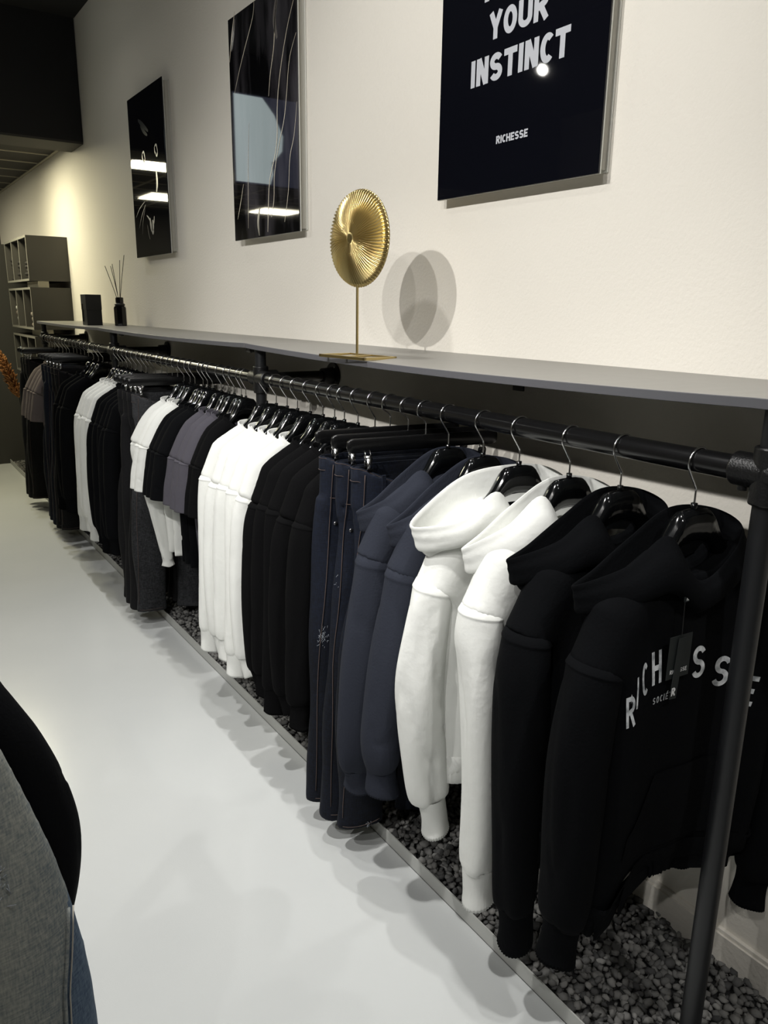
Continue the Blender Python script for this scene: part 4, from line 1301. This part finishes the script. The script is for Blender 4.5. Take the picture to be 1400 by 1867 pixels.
# frayed scuffs and waist label
V0, Q0 = proto(('jeans', 0), None)['legs'][0]
def scuff(root, zb, Vq, x, z, n, rad, seed, name='frayed_scuff'):
    V_, Q_ = Vq
    b_ = BVHTree.FromPolygons([tuple(v) for v in V_], [tuple(map(int, q)) for q in Q_])
    r = np.random.RandomState(seed); P_ = []
    for i in range(n):
        a = r.normal(size=2) * rad
        p = Vector((x - .24 + a[0] * .5, -1, z + a[1]))
        h_ = b_.ray_cast(p, Vector((.25, 1, 0)).normalized())
        if h_[0] is None: continue
        c = np.array(h_[0]) - np.array([.0008, .0015, 0]); d = r.normal(size=3) * np.array([.0022, .0003, .0035])
        P_.append(tube_path([c - d, c, c + d], .00045, 4))
    if P_:
        V, F = join_vf(P_); V = V - np.array([0, 0, zb])
        o = mesh_obj(name, V, F, M['thread'], root); o['label'] = 'pale frayed threads'
scuff(jC[0], jC[2], proto(('jeans', 2), None)['legs'][0], -.240, .66, 46, .017, 4)
scuff(jB[0], jB[2], proto(('jeans', 1), None)['legs'][0], -.245, .86, 10, .012, 5)
scuff(jA[0], jA[2], proto(('jeans', 0), None)['legs'][0], -.19, .09, 26, .010, 6)
box_obj('size_label', (.0, .0305, 1.2 - jA[2]), (.05, .002, .022), M['black_box'], jA[0])
L = word_len('RICHESSE', .6, .18, .3)
V, F, _ = word_mesh('RICHESSE', lambda u, v, i: ((u - L / 2) * .0055, .0288, 1.1975 - jA[2] + v * .0055), .6, .18, .3)
mesh_obj('lettering', V, F, M['white_print'], jA[0], False)

# -- crew sweatshirts -----------------------------------------------------------
sweat_arms = [
 [(-0.226, 0.0, 1.0, 0.054, 0.0396), (-0.24, 0.0, 0.92, 0.056, 0.0413), (-0.248, 0.0, 0.8, 0.055, 0.0404), (-0.256, 0.0, 0.66, 0.052, 0.0396), (-0.262, 0.0, 0.53, 0.049, 0.037), (-0.266, 0.0, 0.43, 0.046, 0.0344), (-0.267, 0.0, 0.4, 0.038, 0.0292)],
 [(-0.226, 0.0, 0.99, 0.054, 0.0396), (-0.242, 0.004, 0.91, 0.058, 0.0413), (-0.254, 0.006, 0.78, 0.056, 0.0404), (-0.264, 0.006, 0.64, 0.053, 0.0396), (-0.266, 0.004, 0.51, 0.05, 0.037), (-0.264, 0.003, 0.42, 0.046, 0.0344), (-0.262, 0.003, 0.39, 0.038, 0.0292)],
 [(-0.226, 0.0, 1.0, 0.053, 0.0387), (-0.236, -0.003, 0.92, 0.054, 0.0396), (-0.244, -0.005, 0.8, 0.053, 0.0387), (-0.252, -0.006, 0.66, 0.05, 0.0378), (-0.262, -0.006, 0.52, 0.047, 0.0353), (-0.27, -0.006, 0.4, 0.044, 0.0327), (-0.271, -0.006, 0.37, 0.037, 0.0284)]]
def sweat(y, var, mat, name, cat, label, group, short, rot, s=(1, 1, 1), hg='black coat hangers on the near rail'):
    def b():
        return build_top(300 + var, False, sweat_arms[var], None, hem=.42 + .01 * var, T=.034, wr=.0022, capL=[(-.085, 0, 1.172, .024, .026), (-.14, 0, 1.132, .032, .031), (-.182, 0, 1.082, .045, .036), (-.226, 0, .985, .054, .041)], h=.0095)
    p = proto(('sweat', var), b)
    r_ = place_garment(('sweat', var), p, name, cat, label, group, mat, y, rot, s=s)
    place_hanger(y, rot, f'black contoured hanger holding {short}', hg)
    return r_
ordn = ['first', 'second', 'third', 'fourth', 'fifth', 'sixth']
jit = lambda a=3: R_(-4 + rng.uniform(-a, a))
for k, y in enumerate((1.999, 2.099, 2.184, 2.248, 2.328)):
    sweat(y, k % 3, M['f_black2'], 'sweatshirt', 'sweatshirt', f'black crewneck sweatshirt, {ordn[k]} of five counted from the dark blue jeans', 'black sweatshirts on the near rail', f'the {ordn[k]} black sweatshirt past the dark blue jeans', jit())
for k, y in enumerate((2.421, 2.517, 2.60, 2.692, 2.779)):
    sweat(y, (k + 1) % 3, M['f_white'], 'sweatshirt', 'sweatshirt', f'white crewneck sweatshirt, {ordn[k]} of five from the near rail black ones', 'white sweatshirts on the near rail', f'the {ordn[k]} white sweatshirt of the near rail', jit())
# -- tees on the middle rail ------------------------------------------------------
tee_arm = [(-.222, 0, 1.0, .060, .046), (-.230, 0, .93, .066, .048), (-.236, 0, .86, .071, .049), (-.242, 0, .79, .075, .050)]
tee_armR = [(.218, -.058, 1.01, .054, .046), (.226, -.066, .93, .06, .048), (.232, -.072, .86, .064, .049), (.238, -.076, .80, .067, .05)]
def tee(y, var, mat, label, group, short, rot, s=(1, 1, 1), hg='black coat hangers on the middle rail'):
    p = proto(('tee', var), lambda: build_top(400 + var, False, tee_arm, None, hem=.46, T=.036, tee=True, armR=tee_armR, h=.0095, wr=.0022, w=.165))
    r_ = place_garment(('tee', var), p, 't_shirt', 't-shirt', label, group, mat, y, rot, s=s)
    place_hanger(y, rot, f'black contoured hanger holding {short}', hg, sx=s[0] * .97)
for k, y in enumerate((2.976, 3.021)):
    tee(y, k % 2, M['f_black2'], f'black t-shirt behind the grey tees, {("nearer", "farther")[k]} one beside second post', 'dark tees on the middle rail', f'the {("nearer", "farther")[k]} black tee by second post', jit(), (.84, .9, 1))
for k, y in enumerate((3.095, 3.154, 3.239)):
    tee(y, (k + 1) % 2, M['f_grey'], f'purple grey t-shirt, {ordn[k]} of three counted from the second post', 'grey tees on the middle rail', f'the {ordn[k]} purple grey tee from second post', jit(), (.90, 1, 1))
for k, y in enumerate((3.342, 3.401, 3.455)):
    tee(y, k % 2, M['f_black'], f'black t-shirt between grey and white tees, {ordn[k]} counted from the grey ones', 'black tees on the middle rail', f'the {ordn[k]} black tee beyond the grey tees', jit(), (.97, 1, 1))
for k, y in enumerate((3.562, 3.626)):
    tee(y, k % 2, M['f_white'], f'white t-shirt beside the black tees, {("nearer", "farther")[k]} of the white pair', 'white tops on the middle rail', f'the {("nearer", "farther")[k]} white tee', jit(), (1, 1, 1))
dang = [(-.222, 0, 1.0, .050, .040), (-.222, -.002, .93, .048, .036), (-.200, -.004, .81, .044, .032), (-.178, -.004, .70, .040, .030), (-.156, -.004, .56, .036, .027), (-.136, -.004, .42, .032, .025), (-.132, -.004, .385, .028, .023)]
p = build_top(450, False, dang, (-.128, -.004, .35), hem=.46, T=.036, wr=.004, h=.0095, hem_band=False, w=.15)
rt = jit()
place_garment('dangle', p, 'long_sleeved_top', 'long-sleeved top', 'white long-sleeved top with one sleeve dangling over the washed jeans', 'white tops on the middle rail', M['f_white'], 3.711, rt)
place_hanger(3.711, rt, 'black contoured hanger holding the white long-sleeved top', 'black coat hangers on the middle rail')
# -- washed black jeans ------------------------------------------------------------
gj = 'washed and black jeans on the middle rail'
jeans(3.800, 0, M['d_grey'], 'washed dark grey jeans beside the white tops, back pocket showing', gj, 'the washed grey jeans', hgroup='clip hangers on the middle rail')
for k, y in enumerate((3.880, 3.960, 4.045)):
    jeans(y, (k + 1) % 3, M['d_black'], f'black jeans behind the washed grey pair, {ordn[k]} of three', gj, f'the {ordn[k]} black jeans behind the grey pair', details=False, hgroup='clip hangers on the middle rail')
for k, y in enumerate((4.149, 4.218, 4.305, 4.39, 4.49)):
    sweat(y, k % 3, M['f_black'], 'sweatshirt', 'sweatshirt', f'black sweatshirt on the middle rail, {ordn[k]} of five past the black jeans', 'black sweatshirts on the middle rail', f'the {ordn[k]} black sweatshirt of the middle rail', jit(), hg='black coat hangers on the middle rail')
for k, y in enumerate((4.584, 4.672, 4.760, 4.848)):
    sweat(y, (k + 2) % 3, M['f_white'], 'sweatshirt', 'sweatshirt', f'white sweatshirt near the third post, {ordn[k]} of four from the black ones', 'white sweatshirts on the middle rail', f'the {ordn[k]} white sweatshirt near the third post', jit(), hg='black coat hangers on the middle rail')
# -- far rail ------------------------------------------------------------------------
for k, y in enumerate((5.219, 5.328, 5.456)):
    sweat(y, k % 3, M['f_black'], 'sweatshirt', 'sweatshirt', f'black sweatshirt on the far rail, {ordn[k]} of three beyond the third post', 'black sweatshirts on the far rail', f'the {ordn[k]} black sweatshirt of the far rail', jit(), hg='black coat hangers on the far rail')
fj = 'jeans on the far rail'
for k, y in enumerate((5.59, 5.698)):
    jeans(y, k, M['d_black'], f'black jeans on the far rail, {("nearer", "farther")[k]} of two', fj, f'the {("nearer", "farther")[k]} black jeans of the far rail', hgroup='clip hangers on the far rail')
for k, y in enumerate((5.809, 5.924, 6.026)):
    jeans(y, (k + 1) % 3, M['d_blue'], f'dark blue jeans on the far rail, {ordn[k]} of three beside the taupe tees', fj, f'the {ordn[k]} dark blue jeans of the far rail', hgroup='clip hangers on the far rail')
for k, y in enumerate((6.166, 6.266, 6.388, 6.523)):
    tee(y, k % 2, M['f_taupe'], f'taupe grey t-shirt on the far rail, {ordn[k]} of four from the jeans', 'taupe tees on the far rail', f'the {ordn[k]} taupe tee of the far rail', jit(4), hg='black coat hangers on the far rail')
for k, y in enumerate((6.672, 6.775, 6.883)):
    jeans(y, k, M['d_black'], f'black trousers at the far end of the rail, {ordn[k]} of three', 'black trousers on the far rail', f'the {ordn[k]} black trousers at the far end', details=k == 0, hgroup='clip hangers on the far rail')

# -- facing rack at the left edge ------------------------------------------------------
LX = -1.80
t = thing('side_clothes_rack', (LX - .04, 1.3, 0), 'black clothes rail at the left edge carrying the pale denim and black top', 'clothes rack')
cyl_obj('rail', (0, -.42, RZ), (0, .10, RZ), RR, M['pipe'], t)
for yy in (-.42, .10):
    cyl_obj('post', (0, yy, 0), (0, yy, RZ + .03), RR, M['pipe'], t)
armk = [(.245, -.0, 1.05, .060, .060), (.275, 0, .98, .064, .062), (.308, 0, .90, .066, .062), (.338, 0, .80, .066, .06), (.352, 0, .71, .064, .058), (.345, 0, .62, .060, .056), (.322, 0, .52, .054, .05), (.315, 0, .48, .044, .042)]
armkL = [(-q[0], q[1], q[2], q[3], q[4]) for q in right_arm(0)]
pk = build_top(470, False, armkL, None, hem=.46, T=.05, armR=armk, h=.009)
place_garment('leftblack', pk, 'black_top', 'top', 'black long-sleeved top at the left edge, behind the pale denim jeans', None, M['f_black'], 1.30, R_(2), x=LX - .04)
place_hanger(1.30, R_(2), 'black hanger of the black top at the left edge', 'hangers on the side rack', x=LX - .04)
lg = ([(.160, 0, .98, .118, .045), (.200, 0, .80, .125, .055), (.230, 0, .62, .122, .06), (.245, -.004, .48, .112, .06), (.248, -.006, .30, .108, .06), (.248, -.008, .06, .108, .06)],
      [(-.10, 0, .98, .105, .038), (-.10, .008, .80, .095, .042), (-.10, .012, .62, .09, .04), (-.10, .014, .40, .09, .038), (-.10, .016, .22, .09, .038), (-.10, .018, .055, .09, .04)])
def lj():
    G, org = grid((-.30, -.12, .04), (.42, .12, 1.25), .009)
    X, Y, Z = G
    f = np.minimum(np.maximum(tube_field(G, dense(lg[0], 12)), .085 - Z), np.maximum(tube_field(G, dense(lg[1], 12)), .075 - Z))
    g = np.maximum(np.maximum(np.abs(X) - .225, Z - 1.215), .85 + .3 * np.abs(X) - Z)
    e = np.maximum(g + .05, 0)
    hip = (np.sqrt(e ** 2 + (np.abs(Y) * .05 / .04) ** 2) - .05) * .8
    f = smin(f, hip, .04)
    V, Q = surface_nets(f, org, .009)
    return relax(V, Q, 2), Q
V, Q = lj()
root, out, zb = place_garment('leftjeans', {'legs': [(V, Q)]}, 'light_wash_jeans', 'jeans', 'pale washed denim jeans with frayed knee at the lower left edge', None, M['d_light'], 1.10, R_(0), x=LX - .02)
b_ = BVHTree.FromPolygons([tuple(v) for v in V], [tuple(map(int, q)) for q in Q])
me_ = out['legs'][0].data
me_.materials.append(M['d_back'])
lp = dense(lg[0], 40)
zz_ = lp[::-1, 2]; xx_ = np.interp([p.center.z + zb for p in me_.polygons], zz_, (lp[:, 0] + lp[:, 3] * np.interp(lp[:, 2], [.45, .62, .74, .80], [.40, .62, .92, 1.1]))[::-1])
me_.polygons.foreach_set('material_index', [int(p.center.x > x_) for p, x_ in zip(me_.polygons, xx_)])
pts = []
for q in lp:
    if q[2] > .95 or q[2] < .10: continue
    h_ = b_.ray_cast(Vector((q[0] + q[3] * float(np.interp(q[2], [.45, .62, .74, .80], [.40, .62, .92, 1.1])), -1, q[2])), Vector((0, 1, 0)))
    if h_[0] is not None: pts.append((h_[0].x, h_[0].y - .001, h_[0].z - zb))
Vs, Fs = tube_path(pts, .0035, 6); mesh_obj('side_seam', Vs, Fs, M['d_light'], root)
Vs, Fs = tube_path([(p_[0] + .008, p_[1] - .001 + .002, p_[2]) for p_ in pts], .0013, 5); o = mesh_obj('stitching', Vs, Fs, M['stitch_w'], root)
scuff(root, zb, (V, Q), .235, .85, 60, .022, 9)
place_hanger(1.10, 0, 'black clip hanger of the pale denim jeans at the left edge', 'hangers on the side rack', True, x=LX - .02)

# ------------------------------------------------------------------ ceiling lights and lamps
def led_panel(x, y, lab):
    t = thing('ceiling_light_panel', (x, y, ZL - .012), lab, 'ceiling light', 'square ceiling light panels')
    box_obj('frame', (0, 0, .004), (.60, .56, .012), M['tbar'], t)
    box_obj('diffuser', (0, 0, -.004), (.56, .52, .006), M['led'], t)
led_panel(-.97, 7.47, 'lit square ceiling panel nearest the soffit and long wall')
led_panel(-1.75, 9.55, 'lit square ceiling panel farther back, second from the long wall')
led_panel(-3.35, 9.95, 'lit square ceiling panel farthest from the long wall')

def lamp(p, target, watt, size, blend, soft, col, lab, track=True):
    p = Vector(p); tg = Vector(target)
    t = thing('track_spotlight', p, lab, 'spotlight', 'black track spotlights')
    d = (tg - p).normalized()
    q = Vector((0, 0, -1)).rotation_difference(d)
    t.rotation_mode = 'QUATERNION'; t.rotation_quaternion = q
    bm = bmesh.new(); add_cyl(bm, (0, 0, .012), (0, 0, .17), .045, .045, 24)
    o = bm_obj('housing', bm, M['lamp_body'], t, True); autosmooth(o)
    cyl_obj('lens', (0, 0, .002), (0, 0, .011), .040, M['lens'], t)
    tx = min((-3.0, -.72, -1.75), key=lambda a: abs(a - p.x))
    e_ = q.inverted() @ Vector((tx - p.x, 0, ZC - .036 - p.z))
    cyl_obj('stem', (0, 0, .10), tuple(e_), .009, M['lamp_body'], t, n=12)
    L = bpy.data.lights.new('spot', 'SPOT'); L.energy = watt; L.spot_size = R_(size); L.spot_blend = blend
    L.shadow_soft_size = soft; L.color = col
    lo = bpy.data.objects.new('lamp_glow', L); COL.objects.link(lo); lo.parent = t; lo.location = (0, 0, -.004)
    return t
NEUT = (1., .985, .955)
lamp((-3.0, 1.39, 3.25), (-.2, 2.2, 1.75), 260, 74, .9, .02, NEUT, 'track spotlight opposite the gold disc')
lamp((-3.0, .52, 3.25), (-.2, 2.2, 1.75), 190, 74, .9, .02, NEUT, 'track spotlight second from the gold disc')
lamp((-3.0, -.55, 3.25), (-.2, 1.6, 1.7), 95, 74, .9, .022, NEUT, 'track spotlight nearest the camera')
lamp((-2.90, 4.60, 3.35), (-.2, 3.7, 1.1), 95, 60, .9, .03, NEUT, 'track spotlight opposite the veined picture')
lamp((-.72, 2.3, 3.40), (-1.15, 2.5, 0), 126.54, 74, .6, .035, NEUT, 'track spotlight above the jeans')
lamp((-.72, .7, 3.40), (-1.2, .9, 0), 126.54, 74, .6, .035, NEUT, 'track spotlight above the hoodies')
lamp((-.72, 3.9, 3.40), (-1.2, 4.0, 0), 99.9, 74, .6, .035, NEUT, 'track spotlight above the black sweatshirts')
lamp((-.68, 5.47, 3.40), (-1.2, 5.4, 0), 86.58, 74, .6, .03, NEUT, 'track spotlight above the far white sweatshirts')
lamp((-1.75, 1.6, 3.40), (-1.6, 1.7, 0), 300, 108, .9, .05, NEUT, 'track spotlight over the aisle')
lamp((-.95, -.9, 3.35), (-.25, .65, .2), 110, 44, .9, .03, NEUT, 'track spotlight behind the camera beside the wall')
# black tracks the spots hang from
for x, y0, y1, lab in ((-3.0, -1.2, 5.0, 'black ceiling track across the aisle'), (-.72, -1.2, 5.8, 'black ceiling track above the rail'), (-1.75, 1.0, 2.2, 'short black ceiling track')):
    t = thing('ceiling_track', (x, (y0 + y1) / 2, ZC - .03), lab, 'ceiling track', 'lamp tracks')
    box_obj('track_bar', (0, 0, .012), (.036, y1 - y0, .034), M['lamp_body'], t)
def area(name, loc, size, watt, col, rot=(0, 0, 0)):
    L = bpy.data.lights.new(name, 'AREA'); L.shape = 'RECTANGLE'; L.size, L.size_y = size; L.energy = watt; L.color = col
    o = bpy.data.objects.new(name, L); COL.objects.link(o); o.location = loc; o.rotation_euler = rot
    return o
area('panel_glow', (-.97, 7.47, 2.868), (.56, .52), 54, (1., .93, .64))
area('panel_glow', (-1.75, 9.55, 2.868), (.56, .52), 44, (1., .93, .68))
area('panel_glow', (-3.35, 9.95, 2.868), (.56, .52), 44, (1., .94, .72))
# lit advertising screen on the soffit, seen only mirrored in the veined picture
t = thing('wall_screen', (-1.95, 6.60, 2.66), 'lit advertising screen on the black soffit showing a pale sweatshirt', 'screen')
box_obj('screen_case', (0, .006, .36), (1.28, .014, .72), M['lamp_body'], t)
scr_dark = emit('dim screen picture', (.05, .055, .085, 1), 3.)
scr_pale = emit('pale blue screen picture', (.60, .70, .70, 1), 4.0)
scr_skin = emit('skin tone screen picture', (.62, .25, .17, 1), 3.)
def scr(poly, mat, off, name):
    mesh_obj(name, [(x, -.002 - off, z) for x, z in poly], [tuple(range(len(poly)))], mat, t, False)
scr([(-.63, .01), (.63, .01), (.63, .71), (-.63, .71)], scr_dark, 0, 'screen_picture')
scr([(.62, .02), (.30, .02), (.27, .10), (.28, .20), (.25, .22), (.18, .30), (.17, .42), (.25, .58), (.36, .70), (.62, .70)], scr_pale, .001, 'screen_picture')
scr([(-.18, .26), (-.34, .25), (-.40, .30), (-.30, .33), (-.20, .32)], scr_skin, .001, 'screen_picture')

# ------------------------------------------------------------------ world, camera, view
w = bpy.data.worlds.new('world'); SC.world = w; w.use_nodes = True
w.node_tree.nodes['Background'].inputs[0].default_value = (.9, .95, 1, 1)
w.node_tree.nodes['Background'].inputs[1].default_value = .02
cam = bpy.data.cameras.new('camera'); co = bpy.data.objects.new('camera', cam); COL.objects.link(co)
Rv = Vector((0.8307471133236181, -0.5564917725919396, 0.013271802513481524))
Uv = Vector((0.1318554352632813, 0.21988947561889208, 0.9665726887842319))
Fv = Vector((0.5408080786157011, 0.8012275117278049, -0.2560490120161838))
mt = Matrix(((Rv.x, Uv.x, -Fv.x, -1.6470669), (Rv.y, Uv.y, -Fv.y, 0), (Rv.z, Uv.z, -Fv.z, 1.6416876), (0, 0, 0, 1)))
co.matrix_world = mt
cam.sensor_fit = 'HORIZONTAL'; cam.sensor_width = 36; cam.lens = 36 * 1401.8163 / 1400
cam.clip_start = .05
SC.camera = co
SC.view_settings.view_transform = 'Standard'; SC.view_settings.look = 'None'
SC.view_settings.exposure = -0.30; SC.view_settings.gamma = 1; SC.view_settings.use_curve_mapping = False
